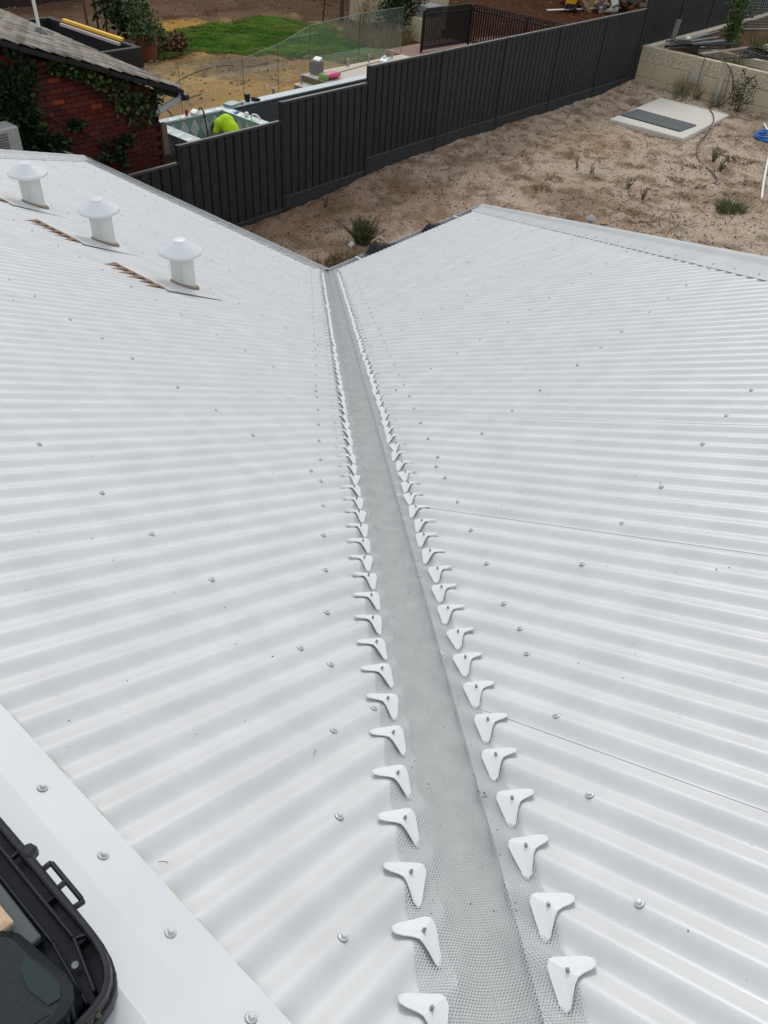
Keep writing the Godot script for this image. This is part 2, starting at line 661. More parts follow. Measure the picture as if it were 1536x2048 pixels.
var lawn_poly := PackedVector2Array([Vector2(9.2, -15.6), Vector2(10.5, -15.6), Vector2(10.9, -14.8), Vector2(11.4, -14.4), Vector2(12.3, -13.9), Vector2(13.2, -13.3), Vector2(14.6, -12.6), Vector2(15.6, -12.6), Vector2(16.6, -14.2), Vector2(17.0, -16.2), Vector2(16.8, -17.4), Vector2(15.9, -18.9), Vector2(14.2, -18.3), Vector2(12.6, -18.4), Vector2(10.9, -17.8), Vector2(9.5, -16.8)])
func lawn_depth(x: float, z: float) -> float:      # metres inside the lawn's ragged edge
	var p := Vector2(x, z)
	var d := 99.0
	for i in lawn_poly.size():
		d = minf(d, p.distance_to(Geometry2D.get_closest_point_to_segment(p, lawn_poly[i], lawn_poly[(i + 1) % lawn_poly.size()])))
	return (d if Geometry2D.is_point_in_polygon(p, lawn_poly) else -d) + 0.35 * noise2.get_noise_2d(x * 1.3, z * 1.3)

func garden_color(x: float, z: float) -> Color:
	var n := noise.get_noise_2d(x * 0.8, z * 0.8)
	var m := noise2.get_noise_2d(x * 0.9 + 3, z * 0.9)
	var c := lin(228, 190, 124)                                     # builder's sand
	c = c.lerp(lin(190, 160, 118), clampf(smoothstep(-0.15, 0.35, n + m * 0.5) * 0.9, 0, 1))
	c = c.lerp(lin(150, 130, 106), 0.9 * smoothstep(1.9, 0.4, Vector2((x - 10.6) * 0.8, z + 13.4).length()))
	var far := smoothstep(-17.6, -19.4, z + m * 0.6 + 0.35 * (x - 12.0) * 0.2)
	c = c.lerp(lin(146, 120, 100), far)
	c = c.lerp(lin(122, 96, 80), far * clampf(0.5 + 1.4 * n, 0, 1) * 0.8)
	c = c.lerp(lin(120, 98, 80), smoothstep(16.4, 17.6, x + m))
	c = c.lerp(lin(98, 64, 46), smoothstep(19.0, 22.0, x + m * 1.5))
	c = c.lerp(lin(176, 154, 140), 0.75 * smoothstep(17.0, 17.6, x) * smoothstep(20.5, 19.0, x + m) * smoothstep(-11.6, -10.8, z))
	c = c.lerp(lin(226, 180, 96), smoothstep(1.25, 0.5, Vector2((x - 12.2) * 0.62, z + 18.75 + 0.1 * (x - 12.2)).length() + m * 0.2))
	c = c.lerp(lin(112, 84, 70), smoothstep(0.0, 0.3, 0.35 - absf(z + 19.9 + 0.10 * (x - 13)) + m * 0.5) * smoothstep(10, 12, x) * smoothstep(18, 16, x) * 0.9)
	var ld := lawn_depth(x, z)
	c = c.lerp(lin(98, 122, 42), smoothstep(-0.15, 0.35, ld) * 0.92)
	c = c.lerp(lin(108, 108, 66), 0.7 * smoothstep(1.6, 0.5, Vector2((x - 14.8) * 0.5, z + 12.3).length()))
	c = c.lerp(lin(92, 76, 58), smoothstep(4.6, 3.8, x) * smoothstep(-11.5, -9.5, z))
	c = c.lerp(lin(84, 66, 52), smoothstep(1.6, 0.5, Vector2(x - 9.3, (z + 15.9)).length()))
	return c

func ground() -> void:
	var far := MB.new()
	far.quad(Vector3(-600, -3.6, 600), Vector3(600, -3.6, 600), Vector3(600, -3.6, -600), Vector3(-600, -3.6, -600))
	structure(put("ground", far, mat(srgb(120, 102, 84), 0.95)))
	var no_hole := func(_x, _z): return false
	structure(put_patch_fine("yard_sand", 1.0, 21.3, -6.3, 6.5, 0.1, yard_y, yard_color, no_hole))
	structure(patch("yard_sand", -16.0, 24.0, 6.5, 23.5, 1.0, yard_y, yard_color, no_hole, M.sand))
	structure(patch("yard_sand", -16.0, 1.0, -6.3, 6.7, 0.5, yard_y, yard_color, no_hole, M.sand))
	var pool_hole := func(x, z): return x > 4.2 and x < 14.3 and z > -9.6 and z < -7.0
	structure(put_patch_fine("garden_sand", -1.0, 20.0, -25.2, -6.3, 0.15, garden_y, garden_color, pool_hole))
	structure(patch("garden_sand", 20.0, 48.0, -25.3, -6.3, 0.5, garden_y, garden_color, no_hole, M.sand))
	structure(patch("garden_sand", -20.0, 60.0, -65.2, -25.2, 2.0, garden_y, garden_color, no_hole, M.sand))
	structure(patch("garden_sand", -20.0, -1.0, -25.2, -6.2, 1.0, garden_y, garden_color, no_hole, M.sand))
	# litter on the sand: leaves, twigs and pebbles too many to count
	var lm := MB.new()
	lm.tri(Vector3(-0.5, 0, 0), Vector3(0, 0.12, 0.28), Vector3(0.5, 0, 0))
	lm.tri(Vector3(-0.5, 0, 0), Vector3(0.5, 0, 0), Vector3(0, 0.12, -0.28))
	var sm := MB.new()
	sm.tube(PackedVector3Array([Vector3(-0.5, 0, 0), Vector3(-0.1, 0.03, 0.05), Vector3(0.5, 0.02, -0.03)]), 0.035, 4)
	var pm := MB.new()
	pm.box(Transform3D(), Vector3(1, 0.7, 0.8), 0.25)
	var xs := [[], [], []]
	var cs := [[], [], []]
	var kinds := [lin(92, 62, 44), lin(128, 88, 58), lin(64, 46, 36), lin(154, 124, 88)]
	for i in 30000:
		var x := R(2.0, 21.0)
		var z := R(-6.15, 3.6)
		var dens := 0.22 + 0.5 * smoothstep(12.0, 8.0, x) * smoothstep(-3.0, 1.0, z) + 0.35 * smoothstep(-0.1, 0.4, noise.get_noise_2d(x * 1.7, z * 1.7 + 9)) + 0.5 * smoothstep(19.6, 20.8, x)
		if rng.randf() > dens:
			continue
		var k := 0 if rng.randf() < 0.55 else (1 if rng.randf() < 0.6 else 2)
		var s: float = [R(0.025, 0.08), R(0.06, 0.30), R(0.012, 0.030)][k]
		var b := Basis.from_euler(Vector3(R(-0.4, 0.4), R(-PI, PI), R(-0.4, 0.4))).scaled(Vector3(s, s * (0.9 if k != 1 else 0.6), s * (1.0 if k != 1 else 0.5)))
		xs[k].append(Transform3D(b, Vector3(x, yard_y(x, z) + 0.006, z)))
		var c: Color = kinds[rng.randi() % 4] if k < 2 else lin(176, 154, 130)
		cs[k].append(c.lerp(Color(0, 0, 0), R(0, 0.35)))
	for k in 3:
		many(["leaf_litter", "twigs", "pebbles"][k], [lm, sm, pm][k].mesh(), M.dry, xs[k], cs[k])
	# the same in the neighbour's garden
	var xg := []
	var cg := []
	for i in 3600:
		var x := R(5.0, 32.0)
		var z := R(-24.0, -10.8)
		if lawn_depth(x, z) > 0.0:
			continue
		var s := R(0.03, 0.12)
		xg.append(Transform3D(Basis.from_euler(Vector3(R(-0.5, 0.5), R(-PI, PI), R(-0.5, 0.5))).scaled(Vector3(s, s * 0.7, s * 0.6)), Vector3(x, garden_y(x, z) + 0.005, z)))
		cg.append(garden_color(x, z).lerp([lin(80, 58, 44), lin(150, 126, 98), lin(70, 52, 40)][rng.randi() % 3], R(0.3, 0.8)))
	many("clods", pm.mesh(), M.dry, xg, cg)

func put_patch_fine(called: String, x0: float, x1: float, z0: float, z1: float, step: float, hf: Callable, cf: Callable, skip: Callable) -> MeshInstance3D:
	return patch(called, x0, x1, z0, z1, step, hf, cf, skip, M.sand)

# ------------------------------------------------------------------ the white-roofed house
const VCUT := 0.085        # valley: sheets end at |x + z| = VCUT
const LHIP := -4.93        # left sheets end at x + z = LHIP
const RHIP := 3.06         # right sheets end at x + z = RHIP

func screw_mesh() -> ArrayMesh:
	if not shared.has("screw"):
		var mb := MB.new()
		mb.lathe(Transform3D(), [Vector2(0.0076, 0), Vector2(0.0076, 0.0012), Vector2(0.0070, 0.0022), Vector2(0.0046, 0.0028), Vector2(0.0045, 0.0030)], 16)
		mb.lathe(Transform3D(), [Vector2(0.0046, 0.0024), Vector2(0.0046, 0.0070), Vector2(0.0038, 0.0078), Vector2(0.0, 0.0080)], 6)
		shared.screw = mb.mesh()
	return shared.screw

func seal_mesh() -> ArrayMesh:
	if not shared.has("seal"):
		var mb := MB.new()
		mb.lathe(Transform3D(), [Vector2(0.0079, -0.0012), Vector2(0.0081, 0.0006), Vector2(0.0070, 0.0008)], 14)
		shared.seal = mb.mesh()
	return shared.seal

func normal_basis(nn: Vector3) -> Basis:
	var s := Vector3.FORWARD.cross(nn).normalized()
	return Basis(s, nn, s.cross(nn)).rotated(nn, R(0, TAU))

func house() -> void:
	var h := thing("white_roofed_house", Vector3(0, -2.5, 0), "house with white corrugated steel roof whose two slopes meet in a long valley", "house")
	# sheets
	var screws := []       # [distance, transform, sheet]
	var eye := Vector3(-6.42, 4.15, 6.04)
	var l_lo := func(z): return maxf(-6.34, LHIP - z)
	var l_hi := func(z): return minf(0.0, -VCUT - z)
	var r_lo := func(x): return maxf(0.045, VCUT - x)
	var r_hi := func(x): return minf(6.98, RHIP - x)
	var sheets := [[], []]
	for n in range(-1, 15):
		var k0 := -4.5 + 10.0 * n if n >= 0 else -5.5
		var k1 := 5.5 + 10.0 * n
		k0 = 5.5 + 10.0 * (n - 1)
		if k1 < -5.5:
			continue
		k0 = maxf(k0, -5.5)
		if k1 - k0 < 0.5:
			continue
		# left sheets: the nearer one lies on top, its edge turned away from the eye
		sheets[0].append([put("roof_sheet", corrugated(0, k0 - 0.05, minf(k1 + 0.42, 144.4), l_lo, l_hi, 1), M.roof, h), k0, k1])
	for n in range(0, 13):
		var k0 := maxf(5.5 + 10.0 * (n - 1), -5.5)
		var k1 := 5.5 + 10.0 * n
		if k0 > 117.5:
			break
		sheets[1].append([put("roof_sheet", corrugated(1, k0, minf(k1 + 0.5, 117.9), r_lo, r_hi, -1), M.roof, h), k0, k1])
	# roofing screws on the crests along the battens, and beside valley and ridge
	for side in 2:
		for sh in sheets[side]:
			for k in range(int(ceil(sh[1])), int(floor(sh[2])) + 1):
				var s := Z0 - PITCH * k if side == 0 else X0 + PITCH * k
				var a: float = l_lo.call(s) if side == 0 else r_lo.call(s)
				var b: float = l_hi.call(s) if side == 0 else r_hi.call(s)
				var at := []
				var md := posmod(k, 10)
				if md == 3 or md == 6 or md == 9:
					for r in 8:
						var d: float = -5.660 + 0.8065 * r if side == 0 else 5.580 - 0.8065 * r
						if r == 7:
							d = -0.10 if side == 0 else 0.13
						at.append(d)
				if posmod(k, 2) == 0:
					at.append(-0.318 - s if side == 0 else 0.345 - s)
				for d0 in at:
					var d: float = d0 + R(-0.006, 0.006)
					if d < a + 0.06 or d > b - (0.03 if absf(d) < 0.2 else 0.10):
						continue
					var p := LP(d, s, 0.0162) if side == 0 else RP(s, d, 0.0162)
					screws.append([p.distance_to(eye), Transform3D(normal_basis(((NL if side == 0 else NR) + Vector3(R(-0.06, 0.06), 0, R(-0.06, 0.06))).normalized()), p), sh[0]])
	screws.sort_custom(func(p, q): return p[0] < q[0])
	var rest := []
	for i in screws.size():
		if i < 290:
			put_m("roof_screw", screw_mesh(), M.screw, screws[i][2], screws[i][1])
			if i < 70:
				put_m("washer", seal_mesh(), M.rubber, screws[i][2], screws[i][1])
		else:
			rest.append(screws[i][1])
	many("roof_screws", screw_mesh(), M.zinc, rest, [], h)
	# the slopes that turn away from the eye
	for q in 4:
		var mb := MB.new()
		var prev := []
		var len_k := 12.9 if q < 2 else 9.2
		for i in range(0, int(len_k / PITCH * 6)):
			var t := i * PITCH / 6.0
			var hh := wave(i / 6.0) / cos(SLOPE)
			var pa := Vector3.ZERO
			var pb := Vector3.ZERO
			if q == 0:       # behind the left wing's ridge, falling towards -x
				var z := 6.4 - t
				if z < -5.0:
					break
				pa = Vector3(-6.38, 6.365 * TP + hh - 0.006, z) if z > 1.3 else Vector3(-11.4 + (6.4 - z) - 5.1 - 1.3 + 1.3, 0, z)
				if z <= 1.3:
					pa = Vector3(-6.38 - (1.3 - z), (6.365 - (1.3 - z)) * TP + hh, z)
				pb = Vector3(-12.73, 0 + hh, z)
			elif q == 1:     # behind the right wing's ridge, falling towards +z
				var x := -6.4 + t
				if x > 3.2:
					break
				pa = Vector3(x, 7.0 * TP + hh - 0.006, 7.02)
				if x > -3.9:
					pa = Vector3(x, (7.0 - (x + 3.9)) * TP + hh, 7.02 + (x + 3.9))
				pb = Vector3(x, hh, 14.0)
			elif q == 2:     # hip end of the right wing, falling towards +x
				var z := 0.0 + t
				var x := 3.12 - z if z < 7.0 else 3.12 - 14.0 + z
				if z > 13.9:
					break
				pa = Vector3(x, (3.12 - x) * TP + hh, z)
				pb = Vector3(3.2, hh - 0.03, z)
			else:            # hip end of the left wing, falling towards -z
				var x := 0.0 - t
				var z := -5.0 - x if x > -6.365 else -5.0 + 12.73 + x
				if x < -12.7:
					break
				pa = Vector3(x, (z + 5.0) * TP + hh, z)
				pb = Vector3(x, hh - 0.03, -5.12)
			var dn := (pb - pa).normalized()
			var ac := Vector3(0, 0, 1) if q == 0 or q == 2 else Vector3(1, 0, 0)
			var nn := ac.cross(dn)
			if nn.y < 0:
				nn = -nn
			nn = (nn + ac * 0.66 * sin(TAU * i / 6.0) * (-1.0 if q == 0 or q == 3 else 1.0) * -1.0).normalized()
			var ia := mb.vert(pa, nn)
			var ib := mb.vert(pb, nn)
			if prev.size():
				for w in [prev[0], prev[1], ia, ia, prev[1], ib]:
					mb.ix.append(w)
			prev = [ia, ib]
		put("roof_sheet", mb, M.roof, h)
	# ridge caps with their fold lines
	for side in 2:
		var rz: float = [6.365, 7.0][side]
		var prof := [[0.131, 0.0165, -0.004], [0.1305, 0.0195, 0.0], [0.062, 0.0210, 0.0], [0.060, 0.0216, 0.0], [0.004, 0.030, 0.0], [0.0, 0.0305, 0.0]]
		var pts := PackedVector3Array()
		var z_a := 1.2 if side == 0 else -6.45
		var z_b := 6.45 if side == 0 else -3.8
		for i in 40:
			var s := lerpf(z_a, z_b, i / 39.0)
			var row := []
			for p in prof:
				var wv := 0.0006 * sin(s * 9.0 + p[0] * 20.0)
				row.append((LP(-rz + p[0], s, p[1] + wv) if side == 0 else RP(s, rz - p[0], p[1] + wv)))
			var back := row.duplicate()
			back.reverse()
			for p in row:
				pts.append(p)
			for p in back.slice(1):
				pts.append(Vector3(-2 * rz - p.x, p.y, p.z) if side == 0 else Vector3(p.x, p.y, 2 * rz - p.z))
		var mb := MB.new()
		mb.grid(pts, 40, 11, PackedColorArray(), side == 1)
		var cap := put("ridge_cap", mb, M.cap, h)
		if side == 0:
			for k in range(-5, 40, 2):
				var z := Z0 - PITCH * (k + 1.0) - 0.003
				if z < 1.4:
					break
				var tr := Transform3D(normal_basis(NL), LP(-6.272 + R(-0.004, 0.004), z, 0.0206))
				put_m("roof_screw", screw_mesh(), M.washer, cap, tr)
				put_m("washer", seal_mesh(), M.rubber, cap, tr)
			var sc := MB.new()       # sealant squeezed out along the cap's edge
			for i in 60:
				var z := R(2.0, 6.3)
				sc.blade(LP(-6.2335, z, 0.0200), Vector3(R(-0.1, 0.1), 0, 1).normalized(), Vector3(1, -TP, 0).normalized(), R(0.015, 0.05), 0.0012, 0.0)
			put("sealant", sc, mat(srgb(190, 184, 168), 0.7), cap)
	# hip caps: a flat flashing on the crests with a rolled bead on the hip line
	for side in 2:
		var mb := MB.new()
		var pts := PackedVector3Array()
		var n := 60
		for i in n:
			var t := lerpf(-0.06, 6.36 if side == 0 else 7.0, float(i) / (n - 1))
			for p in [[0.26, 0.0172], [0.16, 0.0190], [0.075, 0.0215], [0.050, 0.030], [0.025, 0.043], [0.0, 0.047], [-0.025, 0.043], [-0.05, 0.028], [-0.08, 0.012], [-0.22, -0.055]]:
				var wv := 0.0012 * sin(t * 23.0 + p[0] * 9.0)
				var q := LP(-t, LHIP - 0.14 + t + p[0], p[1] + wv) if side == 0 else RP(RHIP + 0.14 - t - p[0], t, p[1] + wv)
				pts.append(q)
		mb.grid(pts, n, 10, PackedColorArray(), side == 0)
		var cap := put("hip_cap", mb, M.hip, h)
		var hs := []
		for i in range(1, 36):
			var t := i * 0.17
			var q := LP(-t, LHIP - 0.14 + t + 0.20, 0.019) if side == 0 else RP(RHIP + 0.14 - t - 0.20, t, 0.019)
			put_m("roof_screw", screw_mesh(), M.screw, cap, Transform3D(normal_basis(NL if side == 0 else NR), q))
	# valley tray under the guard
	var vt := MB.new()
	var vp := PackedVector3Array()
	for i in 12:
		var t := lerpf(-0.02, 6.4, i / 11.0)
		for w in [-0.16, -0.10, -0.05, -0.012, 0.012, 0.05, 0.10, 0.16]:
			vp.append(Vector3(-t + w * 0.7071, t * TP + absf(w) * TP * 0.7071 - 0.008 + (0.008 if absf(w) < 0.06 else 0.0) * (1.0 - absf(w) / 0.06) * -0.5, t + w * 0.7071))
	vt.grid(vp, 12, 8)
	put("valley_tray", vt, M.tray, h)
	# eave gutters: the right one lies open, the left one is covered by the guard
	for side in 2:
		var prof := [Vector2(-0.045, -0.012), Vector2(-0.040, -0.098), Vector2(-0.032, -0.104), Vector2(0.098, -0.104), Vector2(0.108, -0.098), Vector2(0.110, -0.040), Vector2(0.121, -0.034), Vector2(0.124, -0.026), Vector2(0.119, -0.020), Vector2(0.112, -0.024)]
		var mb := MB.new()
		var a := -5.16 if side == 0 else 0.0
		var b := 0.0 if side == 0 else 3.36
		for j in prof.size() - 1:
			var p: Vector2 = prof[j]
			var q: Vector2 = prof[j + 1]
			for sgm in 12:
				var s0 := lerpf(a, b, sgm / 12.0)
				var s1 := lerpf(a, b, (sgm + 1) / 12.0)
				var m0p := s0
				var f := func(s: float, u: Vector2) -> Vector3:
					var e := s
					if side == 0:
						if s >= b - 0.001:
							e = -u.x          # mitre at the inner corner
						elif s <= a + 0.001:
							e = a - u.x
						return Vector3(u.x, u.y, e)
					if s <= a + 0.001:
						e = u.x
					elif s >= b - 0.001:
						e = b + u.x - 0.10
					return Vector3(e, u.y, -u.x)
				if m0p == s1:
					continue
				if side == 0:
					mb.quad(f.call(s0, p), f.call(s0, q), f.call(s1, q), f.call(s1, p))
				else:
					mb.quad(f.call(s1, p), f.call(s1, q), f.call(s0, q), f.call(s0, p))
		var g := put("eave_gutter", mb, M.gutter, h)
		if side == 1:
			for x in [0.58, 2.62]:          # the straps across the gutter
				var st := MB.new()
				st.bar(Vector3(x, 0.004, 0.01), Vector3(x + 0.02, -0.014, -0.118), 0.020, 0.003, 0.001)
				put("bracket", st, M.white, g)
			var db := MB.new()
			for i in 130:
				var x := R(0.9, 3.2)
				db.box(Transform3D(random_turn(), Vector3(x, R(-0.096, -0.075), R(-0.085, 0.02))), Vector3(R(0.01, 0.05), R(0.004, 0.012), R(0.008, 0.02)))
			put("leaf_debris", db, M.brown, g).set_meta("kind", "stuff")
	# hip-end gutters, soffit and walls below
	var og := MB.new()
	og.abox(Vector3(3.24, -0.10, -0.02), Vector3(3.36, -0.02, 12.8), 0.01)
	put("eave_gutter", og, M.gutter, h)
	var og2 := MB.new()
	og2.abox(Vector3(-12.8, -0.10, -5.27), Vector3(-0.05, -0.02, -5.16), 0.01)
	put("eave_gutter", og2, M.gutter, h)
	var sf := MB.new()
	sf.abox(Vector3(-12.6, -0.135, -4.99), Vector3(-0.06, -0.112, 12.6))
	sf.abox(Vector3(-0.06, -0.135, 0.05), Vector3(3.16, -0.112, 12.6))
	put("soffit", sf, M.white, h)
	var wl := MB.new()
	wl.abox(Vector3(-12.2, -2.7, -4.55), Vector3(-0.5, -0.136, 12.1))
	wl.abox(Vector3(-0.5, -2.7, 0.5), Vector3(2.7, -0.136, 12.1))
	put("wall", wl, M.wall, h)
	# grit, seeds and hair-fine bits lying on the sheets
	var bits := []
	var bm := MB.new()
	bm.box(Transform3D(), Vector3(1, 0.35, 0.5), 0.12)
	for i in 760:
		var side := i % 2
		var t := absf(R(-1, 1)) * 5.6 + R(0, 0.7)
		var s := R(-0.4, 5.9) if rng.randf() < 0.6 else R(4.2, 6.2)
		var p := Vector3.ZERO
		if side == 0:
			var k := (Z0 - s) / PITCH
			p = LP(-0.3 - s - t * 0.5, s, wave(k) + 0.0008)
			if p.x < -6.2 or p.x > -0.1:
				continue
		else:
			var x := -s
			var k := (x - X0) / PITCH
			p = RP(x, s + 0.3 + t * 0.5, wave(k) + 0.0008)
			if p.z > 6.3 or p.z < 0.1:
				continue
		var sz := R(0.0010, 0.0026) * (1.0 if rng.randf() < 0.9 else 1.9)
		bits.append(Transform3D(Basis.from_euler(Vector3(0, R(0, TAU), 0)).scaled(Vector3(sz * R(1, 2.2), sz, sz)), p))
	many("roof_grit", bm.mesh(), M.dirt, bits, [], h)
	var hair := MB.new()
	for q in [[-6.205, 5.52, 0.0, 0.9], [-5.86, 5.49, 0.0, 2.5]]:
		var k: float = (Z0 - q[1]) / PITCH
		var c: Vector3 = LP(q[0], q[1], wave(k) + 0.002)
		var d := Vector3(cos(q[3]), 0, sin(q[3])) * 0.008
		hair.tube(PackedVector3Array([c - d - Vector3(0, d.x * -TP, 0), c + Vector3(0.002, 0.003, 0.001), c + d + Vector3(0, d.x * -TP, 0)]), 0.0005, 4)
	put("dry_stalk", hair, M.dirt, h)
	at_base(h, Vector3(0, -2.5, 0))

# ------------------------------------------------------------------ the aluminium guard over the valley and the left gutter
func guard_h(w: float, t: float) -> float:       # height of the mesh over the valley line, w across (left < 0), t along in plan
	var a := absf(w)
	var y := 0.0
	var rest := a * TP * 0.7071 + 0.0172 / cos(SLOPE)      # lying on the crests of the sheets
	if w > 0.053:
		y = rest
	elif w > 0.0:
		y = 0.0115 + (0.053 * TP * 0.7071 + 0.0172 / cos(SLOPE) - 0.0115) * pow(w / 0.053, 3.0)
	else:
		y = lerpf(0.0115, rest, smoothstep(0.010, 0.056, a))
	var s := t + w * 0.7071 if w < 0 else -t + w * 0.7071
	var k := (Z0 - s) / PITCH if w < 0 else (s - X0) / PITCH
	var e := smoothstep(0.045, 0.100, a)
	y += 0.0058 * smoothstep(0.010, 0.095, a) * (cos(TAU * k) - 1.0) + 0.0016 * sin(TAU * k * 0.5 + 3.0 * noise.get_noise_2d(t, 5.0)) * smoothstep(0.08, 0.03, a)
	y += 0.0030 * noise2.get_noise_2d(t * 9.0, w * 12.0) * smoothstep(0.075, 0.035, a) + 0.002 * noise.get_noise_2d(t * 6.0, w * 3.0) * smoothstep(0.09, 0.05, a)
	y -= 0.002 * smoothstep(0.012, 0.0, absf(w - 0.048))
	return y

func gp(w: float, t: float, dh := 0.0) -> Vector3:
	return Vector3(-t + w * 0.70711, t * TP + guard_h(w, t) + dh, t + w * 0.70711)

func strands(pf: Callable, rows: int, cols: int, width: float) -> MB:
	# expanded metal: zigzag strands, pf(i, j) gives the point of row i (may be fractional) and column j
	var mb := MB.new()
	for i in rows:
		var sgn := 1.0 if i % 2 == 0 else -1.0
		var a: Vector3 = pf.call(i + 0.36 * sgn, 0)
		for j in range(1, cols + 1):
			sgn = -sgn
			var b: Vector3 = pf.call(i + 0.36 * sgn, j)
			var d := (b - a).normalized()
			var sd := d.cross(Vector3(0.0, 0.9, 0.3)).normalized()
			var nn := sd.cross(d)
			if nn.y < 0:
				nn = -nn
			var tw := (sd + nn * 0.55).normalized() * width     # the strands are twisted a little out of the sheet
			var n2 := tw.cross(d).normalized()
			if n2.y < 0:
				n2 = -n2
			var q := mb.vert(a - tw, n2)
			mb.vert(a + tw, n2)
			mb.vert(b + tw, n2)
			mb.vert(b - tw, n2)
			for k in [0, 2, 1, 0, 3, 2]:
				mb.ix.append(q + k)
			a = b
	return mb

func clip_shape(mirror: bool, dir: float) -> MB:
	# a folded tin clip: a fan from the screw over two wings, with a rolled lip on the hollow side
	var o := [[-0.0170, -0.0405], [-0.0118, -0.0430], [-0.0040, -0.0398], [0.0092, -0.0262], [0.0270, -0.0085], [0.0300, 0.0], [0.0272, 0.0100], [0.0190, 0.0182], [-0.0095, 0.0445], [-0.0140, 0.0466], [-0.0188, 0.0458], [-0.0218, 0.0385], [-0.0178, 0.0245], [-0.0146, 0.0101], [-0.0144, 0.0], [-0.0162, -0.0098], [-0.0204, -0.0235], [-0.0216, -0.0340]]
	var P := func(q: Array, lift: float) -> Vector3:
		var u: float = q[0]
		var s: float = q[1]
		var hh := -0.22 * absf(s) - 4.0 * s * s * (1.0 if absf(s) < 0.03 else 0.8) + lift + 0.001
		if mirror:
			return RP(0, 0) + Vector3(-s, 0, -u) + Vector3(0, -u * TP, 0) + NR * (hh + 0.0075)
		return LP(0, 0) + Vector3(u, -u * TP, s) + NL * (hh + 0.0075)
	var mb := MB.new()
	var c := [0.0, 0.0]
	for i in o.size():
		var a: Array = o[i]
		var b: Array = o[(i + 1) % o.size()]
		if mirror:
			mb.tri(P.call(c, 0.0), P.call(a, 0.0), P.call(b, 0.0))
			mb.quad(P.call(a, 0.0), P.call(a, -0.0022), P.call(b, -0.0022), P.call(b, 0.0))
		else:
			mb.tri(P.call(c, 0.0), P.call(b, 0.0), P.call(a, 0.0))
			mb.quad(P.call(b, 0.0), P.call(b, -0.0022), P.call(a, -0.0022), P.call(a, 0.0))
	var lip := PackedVector3Array()
	for i in [9, 10, 11, 12, 13, 14, 15, 16, 17, 0, 1]:
		lip.append(P.call(o[i], -0.0004))
	mb.tube(lip, 0.0015, 6)
	if dir < -100:
		return null
	return mb

func clip_screw_mesh() -> ArrayMesh:
	if not shared.has("clip_screw"):
		var mb := MB.new()
		mb.lathe(Transform3D(), [Vector2(0.0036, 0), Vector2(0.0036, 0.0012), Vector2(0.0030, 0.0014), Vector2(0.0030, 0.0052), Vector2(0.0024, 0.0060), Vector2(0, 0.0062)], 6)
		mb.abox(Vector3(-0.0028, 0.0058, -0.0005), Vector3(0.0028, 0.0068, 0.0005))
		shared.clip_screw = mb.mesh()
	return shared.clip_screw

